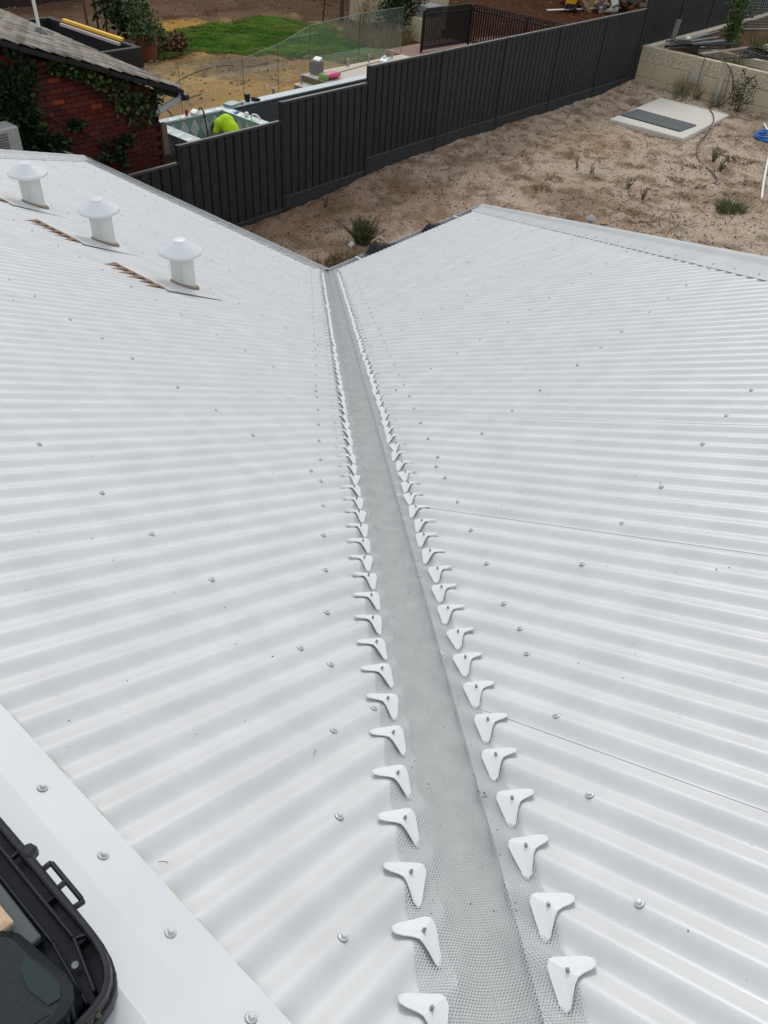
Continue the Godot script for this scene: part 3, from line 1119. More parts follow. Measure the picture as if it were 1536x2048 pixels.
func valley_guard() -> void:
	var g := thing("valley_gutter_guard", Vector3(0, -0.05, 0), "grey aluminium mesh strip covering the roof valley, held by white tin clips on both sides", "gutter guard")
	var t0 := -0.06
	var t1 := 6.42
	var rows := int((t1 - t0) * 1.41421 / 0.0046)
	var cols := 92
	var wa := -0.112
	var wb := 0.112
	var pf := func(i: float, j: int) -> Vector3:
		var t := t0 + i * 0.0046 / 1.41421
		var w := lerpf(wa, wb, float(j) / cols)
		# the edges wander a little, as cut by hand
		w += 0.004 * absf(w) / 0.112 * sin(t * 3.1 + (1.0 if w > 0 else 0.0))
		return gp(w, t)
	put("mesh_strip", strands(pf, rows, cols, 0.00082), M.mesh, g)
	# clips, one on each crest
	var cm := [clip_shape(false, 1).mesh(), clip_shape(true, 1).mesh()]
	for side in 2:
		for k in range(-4, 78):
			if side == 0 and k in [6, 31, 44] and rng.randf() < 0.0:
				continue
			var p := Vector3.ZERO
			var jit := R(-0.006, 0.006)
			if side == 0:
				var z := Z0 - PITCH * k
				if z < 0.15:
					break
				p = LP(-z - 0.151 + jit, z, 0.0145)
			else:
				var x := X0 + PITCH * k
				if x > -0.15:
					break
				p = RP(x, -x + 0.158 + jit, 0.0145)
			var nn := NL if side == 0 else NR
			var c := put_m("clip", cm[side], M.clip, g, Transform3D(Basis(nn, R(-0.20, 0.20)) * Basis(Vector3(R(-1, 1), 0, R(-1, 1)).normalized(), R(-0.05, 0.05)), p))
			put_m("clip_screw", clip_screw_mesh(), M.zinc, c, Transform3D(Basis(nn, R(0, TAU)) * normal_basis_fixed(nn), nn * 0.0082))
	# dirt caught in the mesh
	var xs := []
	var pm := MB.new()
	pm.box(Transform3D(), Vector3(1, 0.6, 0.7), 0.2)
	for i in 260:
		var t := 5.9 - pow(rng.randf(), 1.4) * 5.4
		var s := R(0.0009, 0.0026)
		var w := R(-0.09, 0.1) if rng.randf() < 0.5 else R(0.05, 0.066)
		xs.append(Transform3D(random_turn().scaled(Vector3(s * R(1, 2.5), s, s)), gp(w, t, 0.001)))
	many("grit", pm.mesh(), M.dirt, xs, [], g)
	at_base(g, Vector3(0, -0.05, 0))
	# guard over the left eave gutter
	var e := thing("eave_gutter_guard", Vector3(0, -0.05, -2.5), "grey aluminium mesh strip covering the left eave gutter, edged with small white clips", "gutter guard")
	var er := int(5.05 / 0.0075)
	var epf := func(i: float, j: int) -> Vector3:
		var z := -5.12 + i * 0.0075
		var f := float(j) / 44.0
		var x := lerpf(-0.26, 0.118, f)
		var on := clampf((-x - 0.02) / 0.1, 0, 1)
		var y := -x * TP + 0.0215 if x < 0.02 else lerpf(0.012, -0.016, (x - 0.02) / 0.098)
		y += 0.0032 * (on + 0.4) * (cos(TAU * (Z0 - z) / PITCH) - 0.7) + 0.006 * noise2.get_noise_2d(z * 2.6, x * 3.0)
		return Vector3(x, y, z)
	put("mesh_strip", strands(epf, er, 44, 0.0030), M.mesh, e)
	for i in 34:
		var z := -4.75 + i * 0.1524
		if z > -0.02:
			break
		var k: float = round((Z0 - z) / PITCH)
		z = Z0 - k * PITCH
		var cl := MB.new()
		cl.box(Transform3D(Basis(Vector3.FORWARD, SLOPE), LP(-0.262, z, 0.0225)), Vector3(0.05, 0.0025, 0.03), 0.001)
		var c := put("clip", cl, M.clip, e)
		put_m("clip_screw", clip_screw_mesh(), M.zinc, c, Transform3D(normal_basis(NL), LP(-0.258, z, 0.0238)))
	at_base(e, Vector3(0, -0.05, -2.5))

func normal_basis_fixed(nn: Vector3) -> Basis:
	var s := Vector3.FORWARD.cross(nn).normalized()
	return Basis(s, nn, s.cross(nn))

# ------------------------------------------------------------------ roof vents
func vents() -> void:
	var words := ["nearest of the three white mushroom roof vents, closest to the valley", "middle one of three white mushroom roof vents on the left slope", "farthest of the three white mushroom roof vents, cut foam strip running out of frame"]
	var zs := [1.945, 1.045, 0.130]
	for i in 3:
		var b := LP(-3.49, zs[i], 0.012)
		var v := thing("roof_vent", b, words[i], "roof vent", "mushroom vents on the left roof slope")
		var pipe := MB.new()
		pipe.lathe(up_at(b + Vector3(0, -0.10, 0)), [Vector2(0.077, 0), Vector2(0.077, 0.35), Vector2(0.074, 0.35)], 40)
		pipe.bar(b + Vector3(-0.055, -0.06, 0.0545), b + Vector3(-0.055, 0.245, 0.0545), 0.006, 0.002)
		put("pipe", pipe, worn(mat(srgb(214, 216, 211), 0.55), 0.012, 0.95, 0.8, 70), v)
		var tilt := Basis(Vector3(R(-1, 1), 0, R(-1, 1)).normalized(), R(-0.03, 0.03))
		var cap := MB.new()
		var ct := Transform3D(tilt, b + Vector3(0, 0.252, 0))
		cap.lathe(ct, [Vector2(0.076, 0.0), Vector2(0.137, -0.008), Vector2(0.142, -0.010), Vector2(0.143, 0.001), Vector2(0.138, 0.007), Vector2(0.092, 0.036), Vector2(0.056, 0.059), Vector2(0.042, 0.068), Vector2(0.039, 0.072), Vector2(0.0, 0.074)], 48)
		put("cap", cap, M.cap, v)
		# flashing: a sloped plate on the crests, its high end closed with a profiled foam strip
		var fl := MB.new()
		var z0: float = zs[i]
		var a := LP(-3.80, z0 - 0.235, 0.026)
		var bb := LP(-3.76, z0 + 0.205, 0.020)
		var cc := LP(-3.34, z0 + 0.235, 0.0163)
		var dd := LP(-3.28, z0 - 0.16, 0.0165)
		var pts := PackedVector3Array()
		for u in 9:
			for w in 9:
				var f := u / 8.0
				var gq := w / 8.0
				var p := a.lerp(bb, gq).lerp(dd.lerp(cc, gq), f)
				pts.append(p + NL * 0.006 * sin(PI * f) * sin(PI * gq))
		fl.grid(pts, 9, 9, PackedColorArray(), true)
		put("flashing", fl, M.roof, v)
		var foam := MB.new()
		var k0: int = int(ceil((Z0 - (z0 + 0.21)) / PITCH))
		for k in range(k0, k0 + 6):
			var zc := Z0 - PITCH * (k + 0.5)
			var f := clampf((z0 + 0.205 - zc) / 0.44, 0, 1)
			var xe := lerpf(-3.765, -3.80, f)
			var tooth := PackedVector2Array()
			for s in 9:
				var tt := (s / 8.0 - 0.5)
				tooth.append(Vector2(tt * PITCH, wave(tt + 0.5) + 0.0012))
			tooth.append(Vector2(0.5 * PITCH, 0.026))
			tooth.append(Vector2(-0.5 * PITCH, 0.026))
			# the strip and the flap of foam that sticks out uphill in each pan
			foam.prism(tooth, Transform3D(Basis(Vector3(0, 0, 1), NL, Vector3(-1, TP, 0).normalized()), LP(xe, zc, 0.0)), 0.03)
			foam.tri(LP(xe - 0.02, zc - 0.034, 0.0260), LP(xe - 0.02, zc + 0.030, 0.0255), LP(xe - R(0.10, 0.15), zc + R(-0.004, 0.012), 0.0060))
			foam.tri(LP(xe - 0.02, zc + 0.030, 0.0290), LP(xe - 0.02, zc - 0.034, 0.0300), LP(xe - R(0.05, 0.07), zc, 0.0175))
		put("foam_strip", foam, worn(mat(srgb(158, 128, 104), 0.95), 0.05, 0.75, 3.0, 72), v)
		var ring := PackedVector3Array()
		for s in 41:
			var an := TAU * s / 40.0
			var x := -3.49 + 0.081 * cos(an)
			var z := z0 + 0.081 * sin(an)
			ring.append(LP(x, z, 0.0275))
		var rb := MB.new()
		rb.tube(ring, 0.013, 8, false)
		put("sealant", rb, worn(mat(srgb(158, 143, 124), 0.9), 0.06, 0.75, 3.0, 73), v)
		at_base(v, b)

# ------------------------------------------------------------------ tool case on the ridge
func tool_case() -> void:
	var base := Vector3(-6.44, 3.09, 5.50)
	var t := thing("tool_case", base, "open black plastic tool case lying on the white ridge cap, latch loop hanging out", "tool case")
	var blk := worn(mat(srgb(34, 36, 41), 0.40, 0.0, 0.5), 0.02, 0.72, 6.0, 80, 0.15)
	var blk2 := worn(mat(srgb(28, 34, 38), 0.34, 0.0, 0.5), 0.03, 0.72, 6.0, 81, 0.1)
	var y := 3.135
	# tray: flange with a chamfered, rounded corner, rim wall and a recessed channel
	var outl := PackedVector2Array([Vector2(-6.66, 5.20), Vector2(-6.334, 5.20), Vector2(-6.331, 5.60), Vector2(-6.336, 5.632), Vector2(-6.348, 5.656), Vector2(-6.366, 5.671), Vector2(-6.385, 5.676), Vector2(-6.66, 5.676)])
	var mb := MB.new()
	mb.prism(outl, Transform3D(Basis(Vector3(1, 0, 0), Vector3(0, 0, 1), Vector3(0, 1, 0)), Vector3(0, y - 0.045, 0)), 0.018)
	put("base_shell", mb, blk, t)
	var rim := MB.new()
	var path := [Vector2(-6.3368, 5.20), Vector2(-6.3348, 5.46), Vector2(-6.3342, 5.590), Vector2(-6.3350, 5.612), Vector2(-6.3378, 5.632), Vector2(-6.3430, 5.648), Vector2(-6.3510, 5.660), Vector2(-6.3620, 5.668), Vector2(-6.3760, 5.672), Vector2(-6.40, 5.673), Vector2(-6.66, 5.673)]
	rim.sweep(path, y - 0.045, y + 0.009, 0.0085, 0.0022)
	var lipp := []
	for q in path:
		lipp.append(q + (q - Vector2(-6.45, 5.45)).normalized() * 0.004)
	rim.sweep(lipp, y - 0.020, y - 0.014, 0.0075, 0.0018)
	# inner rim and cross ribs
	var ip := [Vector3(-6.352, y + 0.001, 5.20), Vector3(-6.350, y + 0.001, 5.592), Vector3(-6.3665, y + 0.001, 5.658)]
	for i in 2:
		rim.bar(ip[i] + Vector3(0, -0.012, 0), ip[i + 1] + Vector3(0, -0.012, 0), 0.0040, 0.036, 0.0014)
	rim.bar(Vector3(-6.3345, y, 5.600), Vector3(-6.3515, y, 5.592), 0.0035, 0.010, 0.001)
	rim.bar(Vector3(-6.3345, y, 5.452), Vector3(-6.3515, y, 5.452), 0.0035, 0.010, 0.001)
	for zz in [5.30, 5.375, 5.53]:
		rim.bar(Vector3(-6.3365, y - 0.012, zz), Vector3(-6.3515, y - 0.012, zz), 0.0030, 0.022, 0.001)
	# second, lower wall and the floor of the inner channel
	rim.bar(Vector3(-6.371, y - 0.014, 5.20), Vector3(-6.369, y - 0.014, 5.575), 0.0035, 0.026, 0.001)
	rim.bar(Vector3(-6.369, y - 0.014, 5.575), Vector3(-6.3785, y - 0.014, 5.66), 0.0035, 0.026, 0.001)
	rim.abox(Vector3(-6.352, y - 0.020, 5.20), Vector3(-6.336, y - 0.016, 5.595))
	put("rim", rim, blk, t)
	var pnl := MB.new()
	pnl.abox(Vector3(-6.40, y - 0.016, 5.20), Vector3(-6.374, y - 0.002, 5.560), 0.002)
	put("inner_panel", pnl, mat(srgb(84, 92, 92), 0.5), t)
	var bolt := MB.new()
	bolt.lathe(up_at(Vector3(-6.3645, y - 0.014, 5.612)), [Vector2(0.0042, 0), Vector2(0.0042, 0.003), Vector2(0.0, 0.0034)], 12)
	put("bolt", bolt, M.zinc, t)
	# catch and latch loop on the outer edge
	var ct := MB.new()
	ct.box(Transform3D(Basis(Vector3.UP, 0.3), Vector3(-6.330, y + 0.002, 5.463)), Vector3(0.018, 0.020, 0.018), 0.004)
	put("catch", ct, blk, t)
	var lp := MB.new()
	for q in [[-6.3185, 5.492, -6.3185, 5.560], [-6.331, 5.492, -6.3175, 5.492], [-6.331, 5.526, -6.3185, 5.526], [-6.331, 5.560, -6.3165, 5.563]]:
		lp.bar(Vector3(q[0], y - 0.001, q[1]), Vector3(q[2], y - 0.001, q[3]), 0.0062, 0.008, 0.0018)
	put("latch_loop", lp, blk, t)
	# the raised inner lid with its rounded corner and ribbed grip
	var lid := MB.new()
	var lo := [Vector2(-6.66, 5.528), Vector2(-6.412, 5.528), Vector2(-6.398, 5.534), Vector2(-6.3865, 5.552), Vector2(-6.3805, 5.590), Vector2(-6.3750, 5.626), Vector2(-6.3755, 5.646), Vector2(-6.3830, 5.660), Vector2(-6.398, 5.666), Vector2(-6.66, 5.666)]
	var ring0 := []
	var ring1 := []
	var ring2 := []
	var cen := Vector2(-6.50, 5.60)
	for p in lo:
		ring0.append(Vector3(p.x, y - 0.004, p.y))
		var q: Vector2 = p + (cen - p).normalized() * 0.004
		ring1.append(Vector3(q.x, y + 0.030, q.y))
		q = p + (cen - p).normalized() * 0.014
		ring2.append(Vector3(q.x, y + 0.042, q.y))
	for i in lo.size():
		var j := (i + 1) % lo.size()
		lid.quad(ring0[j], ring0[i], ring1[i], ring1[j])
		lid.quad(ring1[j], ring1[i], ring2[i], ring2[j])
	var top := PackedVector3Array(ring2)
	top.reverse()
	lid.poly(top)
	put("lid", lid, blk2, t)
	var dp := MB.new()
	dp.prism(PackedVector2Array([Vector2(-6.398, 5.585), Vector2(-6.392, 5.615), Vector2(-6.389, 5.640), Vector2(-6.396, 5.652), Vector2(-6.408, 5.648), Vector2(-6.414, 5.62), Vector2(-6.41, 5.596)]), Transform3D(Basis(Vector3(1, 0, 0), Vector3(0, 0, 1), Vector3(0, 1, 0)), Vector3(0, y + 0.0422, 0)), 0.0024)
	put("raised_panel", dp, mat(srgb(22, 40, 40), 0.35), t)
	var grip := MB.new()
	for i in 5:
		grip.bar(Vector3(-6.425 + 0.007 * i, y + 0.006 - i * 0.001, 5.668), Vector3(-6.418 + 0.007 * i, y + 0.034, 5.656), 0.0042, 0.006, 0.0016)
	grip.bar(Vector3(-6.430, y + 0.0425, 5.650), Vector3(-6.412, y + 0.0425, 5.655), 0.003, 0.003, 0.001)
	put("grip", grip, blk, t)
	var gr := MB.new()
	for i in 26:
		var x := R(-6.43, -6.374)
		gr.box(Transform3D(random_turn(), Vector3(x, y - 0.012 + R(-0.006, 0.012), 5.6765)), Vector3(R(0.003, 0.010), 0.002, R(0.002, 0.006)))
	put("dried_mud", gr, worn(mat(srgb(128, 120, 98), 0.95), 0.1, 0.6, 8.0, 82), t)
	at_base(t, base)
	t.position += Vector3(-0.009, -0.004, -0.008)
	var w := MB.new()
	w.box(Transform3D(Basis(Vector3.UP, 0.03), Vector3(-6.425, 3.139, 5.47)), Vector3(0.055, 0.012, 0.105), 0.002)
	tag(put("wood_offcut", w, worn(mat(srgb(214, 184, 156), 0.85), 0.03, 0.8, 5.0, 83)), "small pale wood offcut inside the black tool case", "wood block")
	var st := MB.new()
	var sp := PackedVector3Array()
	for i in 10:
		for j in 3:
			var f := i / 9.0
			sp.append(Vector3(-6.405 - 0.10 * f + (j - 1) * 0.002, 3.094 + 0.018 * sin(PI * f) + (j % 2) * 0.002, 5.69 + 0.03 * f + (j - 1) * 0.016))
	st.grid(sp, 10, 3, PackedColorArray(), true)
	for i in 9:
		st.bar(sp[i * 3 + 1], sp[i * 3 + 4], 0.030, 0.0025)
	tag(put("strap", st, worn(mat(srgb(74, 76, 78), 0.9), 0.2, 0.8, 10.0, 84)), "dark grey webbing strap lying on the ridge cap below the tool case", "strap")

# ------------------------------------------------------------------ the grey steel fence
const FZ := -6.2
func fence() -> void:
	var f := thing("steel_fence", Vector3(12, -2.3, FZ), "dark grey ribbed steel boundary fence stepping up along the sandy yard", "fence")
	var px := [-3.0, -0.1, 2.56, 5.12, 7.72, 10.33, 13.02, 15.72, 18.38, 20.95, 23.65, 26.35, 29.05, 31.75, 34.45]
	var tops := [-1.12, -0.855, -0.574, -0.240, 0.072, 0.072, 0.072, 0.072, 0.072, 0.80, 0.80, 0.80, 0.80, 0.80]
	var bots := [-2.9, -2.62, -2.357, -2.12, -1.845, -1.85, -1.855, -1.865, -1.875, -1.0, -1.0, -1.0, -1.0, -1.0]
	var sheet := {}
	for i in px.size() - 1:
		var a: float = px[i]
		var b: float = px[i + 1]
		var top: float = tops[i]
		var bot: float = bots[i]
		var key := "%.2f,%.2f" % [b - a, top - bot]
		var third := (b - a - 0.05) / 3.0
		if not sheet.has(key):
			# one infill sheet: four flat pans with narrow recessed grooves between them
			var mb := MB.new()
			var prof := []
			var pan := third / 4.0
			for k in 4:
				prof.append(Vector2(k * pan, -0.016))
				prof.append(Vector2(k * pan + 0.022, -0.016))
				prof.append(Vector2(k * pan + 0.036, 0.016))
				prof.append(Vector2((k + 1) * pan - 0.014, 0.016))
			prof.append(Vector2(third, -0.016))
			for k in prof.size() - 1:
				var p: Vector2 = prof[k]
				var q: Vector2 = prof[k + 1]
				mb.quad(Vector3(p.x, 0, p.y), Vector3(q.x, 0, q.y), Vector3(q.x, top - bot - 0.03, q.y), Vector3(p.x, top - bot - 0.03, p.y))
			sheet[key] = mb.mesh()
		for s in 3:
			put_m("fence_sheet", sheet[key], [M.fence, M.fence2, M.fence3][rng.randi() % 3], f, Transform3D(Basis(), Vector3(a + 0.025 + s * third, bot, FZ)))
		var hi := maxf(top, tops[i - 1] if i > 0 else top)
		var pm := MB.new()
		pm.abox(Vector3(a - 0.034, yard_y(a, FZ) - 0.5 if i < 9 else -1.3, FZ - 0.042), Vector3(a + 0.034, hi + 0.004, FZ + 0.042), 0.004)
		put("post", pm, M.fence3, f)
		var rail := MB.new()
		rail.abox(Vector3(a + 0.0305, top - 0.045, FZ - 0.032), Vector3(b - 0.0305, top, FZ + 0.032), 0.003)
		put("rail", rail, M.fence_rail, f)
		var low := MB.new()
		low.abox(Vector3(a + 0.0305, bot - 0.004, FZ - 0.034), Vector3(b - 0.0305, bot + 0.036, FZ + 0.034), 0.003)
		put("rail", low, M.fence_rail, f)
		if true:
			var pl := MB.new()
			pl.abox(Vector3(a + 0.031, minf(bot - 0.75, -2.6) if i < 11 else bot - 0.75, FZ - 0.026), Vector3(b - 0.031, bot - 0.005, FZ + 0.026), 0.002)
			put("plinth", pl, M.plinth, f)
	at_base(f, Vector3(12, -2.3, FZ))

# ------------------------------------------------------------------ limestone walls
func block_wall(called: String, label: String, a: Vector3, along: Vector3, length: float, rows: int, bh: float, bl: float, thick: float, top_mat: Material) -> Node3D:
	var w := thing(called, a, label, "wall")
	var side := along.cross(Vector3.UP)
	var core := MB.new()
	core.box(Transform3D(Basis(along, Vector3.UP, side), a + along * length * 0.5 + Vector3.UP * (rows * bh * 0.5 - 0.012)), Vector3(length - 0.02, rows * bh - 0.012, thick - 0.02))
	put("mortar", core, M.mortar, w)
	for r in rows:
		var u := 0.0
		var first := true
		while u < length - 0.05:
			var L := bl * R(0.92, 1.08) * (0.55 if first and r % 2 == 1 else 1.0)
			first = false
			L = minf(L, length - u)
			var mb := MB.new()
			var c := a + along * (u + L * 0.5) + Vector3.UP * ((r + 0.5) * bh + R(-0.004, 0.006)) + side * R(-0.006, 0.008)
			mb.box(Transform3D(Basis(along, Vector3.UP, side).rotated(Vector3.UP, R(-0.008, 0.008)), c), Vector3(L - 0.008, bh - 0.007, thick), 0.012)
			put("block", mb, top_mat if r == rows - 1 else M.lime, w)
			u += L
	at_base(w, a)
	return w

func limestone() -> void:
	M.lime2 = worn(mat(srgb(222, 210, 184), 0.95, 0.0, 0.2), 0.022, 0.7, 1.1, 48, 0.8)
	block_wall("limestone_wall", "cream limestone block retaining wall closing the yard's far end", Vector3(21.32, -2.30, -6.165), Vector3(0, 0, 1), 9.6, 3, 0.447, 1.15, 0.24, M.lime2)
	block_wall("limestone_wall", "low second row of pale limestone blocks behind the retaining wall", Vector3(23.0, -1.70, -4.95), Vector3(0, 0, 1), 8.4, 2, 0.36, 0.95, 0.22, M.lime_top)
	block_wall("limestone_wall", "low limestone kerb running along the foot of the dark fence", Vector3(21.46, -1.62, -6.02), Vector3(1, 0, 0), 13.0, 2, 0.33, 0.95, 0.20, M.lime_top)
	var no_hole := func(_x, _z): return false
	var bed_y := func(x, z): return -1.20 + 0.06 * noise2.get_noise_2d(x, z)
	var up_y := func(x, z): return -1.02 + 0.05 * noise2.get_noise_2d(x, z)
	var bed_c := func(x, z): return lin(150, 128, 108).lerp(lin(118, 88, 70), clampf(0.5 + noise2.get_noise_2d(x * 1.5, z * 1.5), 0, 1))
	structure(patch("bed_soil", 21.4, 23.0, -6.0, 3.4, 0.2, bed_y, bed_c, no_hole, M.sand))
	structure(patch("bed_soil", 23.0, 34.6, -6.0, 3.4, 0.25, up_y, bed_c, no_hole, M.sand))

func yard_things() -> void:
	# concrete slab
	var s := MB.new()
	var sb := Transform3D(Basis(Vector3(0.9993, 0, -0.036), Vector3.UP, Vector3(0.036, 0, 0.9993)), Vector3(18.33, -2.115, -3.455))
	s.box(sb, Vector3(3.62, 0.17, 2.27), 0.02)
	tag(put("concrete_slab", s, M.concrete), "pale square concrete slab lying on the sand near the limestone wall", "slab")
	var cs := MB.new()
	cs.box(sb.translated_local(Vector3(0, -0.012, 0)), Vector3(3.632, 0.135, 2.282), 0.004)
	# loose ribbed sheet on it
	var mb := MB.new()
	var pts := PackedVector3Array()
	for i in 2:
		for k in 41:
			var u := k / 40.0
			var ph := fmod(u * 7.0, 1.0)
			var hh := 0.022 if ph < 0.5 else 0.004
			pts.append(Vector3(17.06 + 1.02 * u - 0.02 * i, -2.022 + hh, -4.52 + 1.93 * i + 0.05 * u))
	for k in 40:
		mb.quad(pts[k], pts[k + 41], pts[k + 42], pts[k + 1])
		mb.quad(pts[k] - Vector3(0, 0.003, 0), pts[k + 1] - Vector3(0, 0.003, 0), pts[k + 42] - Vector3(0, 0.003, 0), pts[k + 41] - Vector3(0, 0.003, 0))
	tag(put("steel_sheet", mb, worn(mat(srgb(82, 90, 92), 0.5), 0.02, 0.85, 1.0, 90)), "loose dark grey ribbed steel sheet on the concrete slab", "metal sheet")
	# hoses
	var hp := [Vector3(22.75, -0.92, -3.1), Vector3(22.2, -0.95, -3.5), Vector3(21.6, -0.90, -3.62), Vector3(21.3, -0.925, -3.50), Vector3(21.06, -0.90, -3.33), Vector3(20.95, -1.05, -3.05), Vector3(20.95, -1.25, -2.90), Vector3(20.95, -1.55, -2.80), Vector3(20.95, -1.84, -2.84), Vector3(20.85, -2.01, -3.0), Vector3(20.5, -2.02, -3.12), Vector3(20.05, -2.005, -2.98), Vector3(19.62, -2.01, -2.70), Vector3(18.95, -2.01, -2.40), Vector3(18.3, -2.02, -2.22), Vector3(18.05, -2.10, -2.14)]
	for p in [Vector2(16.79, -1.88), Vector2(16.10, -1.62), Vector2(15.36, -1.20), Vector2(14.86, -0.65), Vector2(14.48, -0.37), Vector2(14.09, -0.28), Vector2(13.72, -0.36), Vector2(13.38, -0.46)]:
		hp.append(Vector3(p.x, yard_y(p.x, p.y) + 0.02, p.y))
	var ho := MB.new()
	ho.tube(curve(hp, 6), 0.017, 8)
	tag(put("hose", ho, M.hose), "long dark grey hose hanging over the limestone wall and snaking across the slab", "hose")
	var pv := MB.new()
	var pp := []
	for p in [Vector2(13.94, 0.97), Vector2(14.97, 0.62), Vector2(16.63, 0.10), Vector2(18.05, -0.32), Vector2(19.46, -0.90), Vector2(20.1, -1.3)]:
		pp.append(Vector3(p.x, yard_y(p.x, p.y) + 0.045, p.y))
	pv.tube(curve(pp, 5), 0.030, 10)
	tag(put("plastic_pipe", pv, M.white), "white plastic pipe lying on the sand at the right edge", "pipe")
	var bl := MB.new()
	for k in 4:
		var loop := PackedVector3Array()
		for i in 33:
			var an := TAU * i / 32.0
			var rr := 0.30 + 0.035 * (k % 2) + 0.02 * sin(an * 3 + k)
			loop.append(Vector3(19.05 + rr * 1.25 * cos(an) + 0.03 * k, yard_y(19, -0.85) + 0.03 + 0.026 * k + 0.008 * sin(an * 2 + k), -0.80 + rr * sin(an)))
		bl.tube(loop, 0.022, 7, false)
	tag(put("hose_coil", bl, mat(srgb(30, 110, 190), 0.4)), "coil of bright blue hose on the sand at the right edge", "hose")
	# post and stakes by the wall
	var wp := MB.new()
	wp.tube(PackedVector3Array([Vector3(21.0, -2.1, -3.17), Vector3(21.02, -1.31, -3.27)]), 0.065, 12)
	tag(put("short_pipe", wp, worn(mat(srgb(206, 202, 194), 0.8), 0.05, 0.75, 2.0, 91)), "short whitish pipe stub standing against the limestone wall", "pipe")
	var k1 := MB.new()
	k1.tube(PackedVector3Array([Vector3(20.98, -2.1, -3.94), Vector3(21.10, -0.86, -4.0)]), [0.016, 0.012], 6)
	tag(put("stake", k1, M.brown), "thin dark stake leaning on the limestone wall beside grassy weeds", "stake")
	var k2 := MB.new()
	k2.tube(PackedVector3Array([Vector3(20.98, -2.1, -2.94), Vector3(21.10, -1.0, -3.10)]), [0.014, 0.010], 6)
	tag(put("stake", k2, M.brown), "thin dark stake right of the whitish pipe stub by the wall", "stake")
	var rs := MB.new()
	rs.box(Transform3D(Basis(Vector3.FORWARD, 0.1), Vector3(21.165, -1.45, -4.12)), Vector3(0.02, 0.46, 0.42), 0.006)
	tag(put("board", rs, worn(mat(srgb(196, 188, 172), 0.9), 0.04, 0.8, 1.5, 92)), "pale flat board leaning on the limestone wall behind weeds", "board")
	# capped standpipe in front of the roof's hip
	var sp := MB.new()
	var gy := yard_y(8.9, -0.9)
	sp.lathe(up_at(Vector3(8.9, gy - 0.05, -0.9)).scaled_local(Vector3(0.75, 0.9, 0.75)), [Vector2(0.055, 0), Vector2(0.055, 0.32), Vector2(0.06, 0.33), Vector2(0.15, 0.36), Vector2(0.15, 0.38), Vector2(0.09, 0.43), Vector2(0.03, 0.46), Vector2(0, 0.465)], 20)
	tag(put("standpipe", sp, mat(srgb(150, 150, 150), 0.7)), "small grey capped standpipe in the sand just beyond the right roof hip", "standpipe")
	# white lump under the bush
	var wl := MB.new()
	wl.box(Transform3D(random_turn(), Vector3(5.03, yard_y(5.03, -4.12) + 0.05, -4.12)), Vector3(0.13, 0.08, 0.10), 0.03)
	tag(put("stone", wl, M.white), "single white stone on brown sand below the feathery bush", "stone")
	# black rags stuck in the open gutter
	for q in 2:
		var x0: float = [0.78, 1.92][q]
		var L: float = [0.62, 0.55][q]
		var hh: float = [0.25, 0.15][q]
		var g := PackedVector3Array()
		for i in 15:
			for j in 9:
				var u := i / 14.0
				var w := j / 8.0
				var lift := hh * (0.12 + 0.88 * pow(1.0 - u, 1.7)) * pow(sin(PI * clampf(w * 0.85 + 0.1, 0, 1)), 1.6) * (0.35 + 0.65 * smoothstep(0.0, 0.12, u))
				var n := noise2.get_noise_2d(u * 4.0 + q * 9.0, w * 3.0)
				g.append(Vector3(x0 + L * u + 0.05 * n, -0.062 + lift + 0.030 * n + 0.02 * w, lerpf(-0.15, 0.075, w) * (1.0 - 0.45 * u) + 0.02 * noise2.get_noise_2d(u * 3.0, w * 5.0 + 4)))
		var rb := MB.new()
		rb.grid(g, 15, 9, PackedColorArray(), true)
		var back := PackedVector3Array()
		for p in g:
			back.append(p - Vector3(0, 0.006, 0))
		rb.grid(back, 15, 9)
		tag(put("cloth_rag", rb, worn(mat(srgb(40, 43, 50), 0.85), 0.03, 0.7, 5.0, 93, 0.4)), ["larger black rag peaked in the open gutter near the valley", "smaller black rag lying in the open gutter farther along"][q], "rag", "black rags in the open gutter")
	# lengths of dark pipe and metal heaped on the bed
	var cols := [srgb(44, 48, 54), srgb(70, 76, 84), srgb(104, 112, 118), srgb(36, 40, 46), srgb(122, 122, 116)]
	var names := ["black", "slate grey", "light grey", "charcoal", "weathered"]
	var where := ["at the bottom of the heap", "across the heap's middle", "on top of the heap", "along the heap's near edge", "at the heap's far edge"]
	for i in 15:
		var a := Vector3(R(21.25, 21.9), -0.90 + 0.02 * i, R(-5.6, -4.5))
		var d := Vector3(R(1.2, 2.1), R(-0.05, 0.10), R(0.25, 1.0))
		if i % 3 == 0:
			d.z *= 0.4
		var mb2 := MB.new()
		if i % 2 == 0:
			mb2.tube(PackedVector3Array([a, a + d * 0.5 + Vector3(0, R(-0.03, 0.03), 0), a + d]), R(0.022, 0.045), 8)
		else:
			mb2.bar(a, a + d, R(0.06, 0.16), R(0.02, 0.05), 0.004)
		tag(put("scrap_length", mb2, mat(cols[i % 5], 0.45, 0.1)), names[i % 5] + (" pipe" if i % 2 == 0 else " metal strip") + " " + where[i / 3] + " above the limestone wall", "scrap", "scrap lengths heaped on the limestone bed")
	var pb := MB.new()
	pb.bar(Vector3(21.4, -0.88, -4.25), Vector3(23.4, -0.80, -3.55), 0.16, 0.03, 0.004)
	tag(put("timber_plank", pb, worn(mat(srgb(176, 164, 146), 0.9), 0.05, 0.7, 2.0, 94)), "weathered pale plank under the dark scrap heap, nearest the yard", "plank")
	var cb := MB.new()
	cb.box(Transform3D(Basis.from_euler(Vector3(0.3, 0.5, 0.2)), Vector3(21.9, -0.66, -5.0)), Vector3(0.25, 0.09, 0.16), 0.02)
	tag(put("paper_bag", cb, mat(srgb(214, 200, 176), 0.9)), "crumpled pale bag on top of the dark scrap heap", "bag")
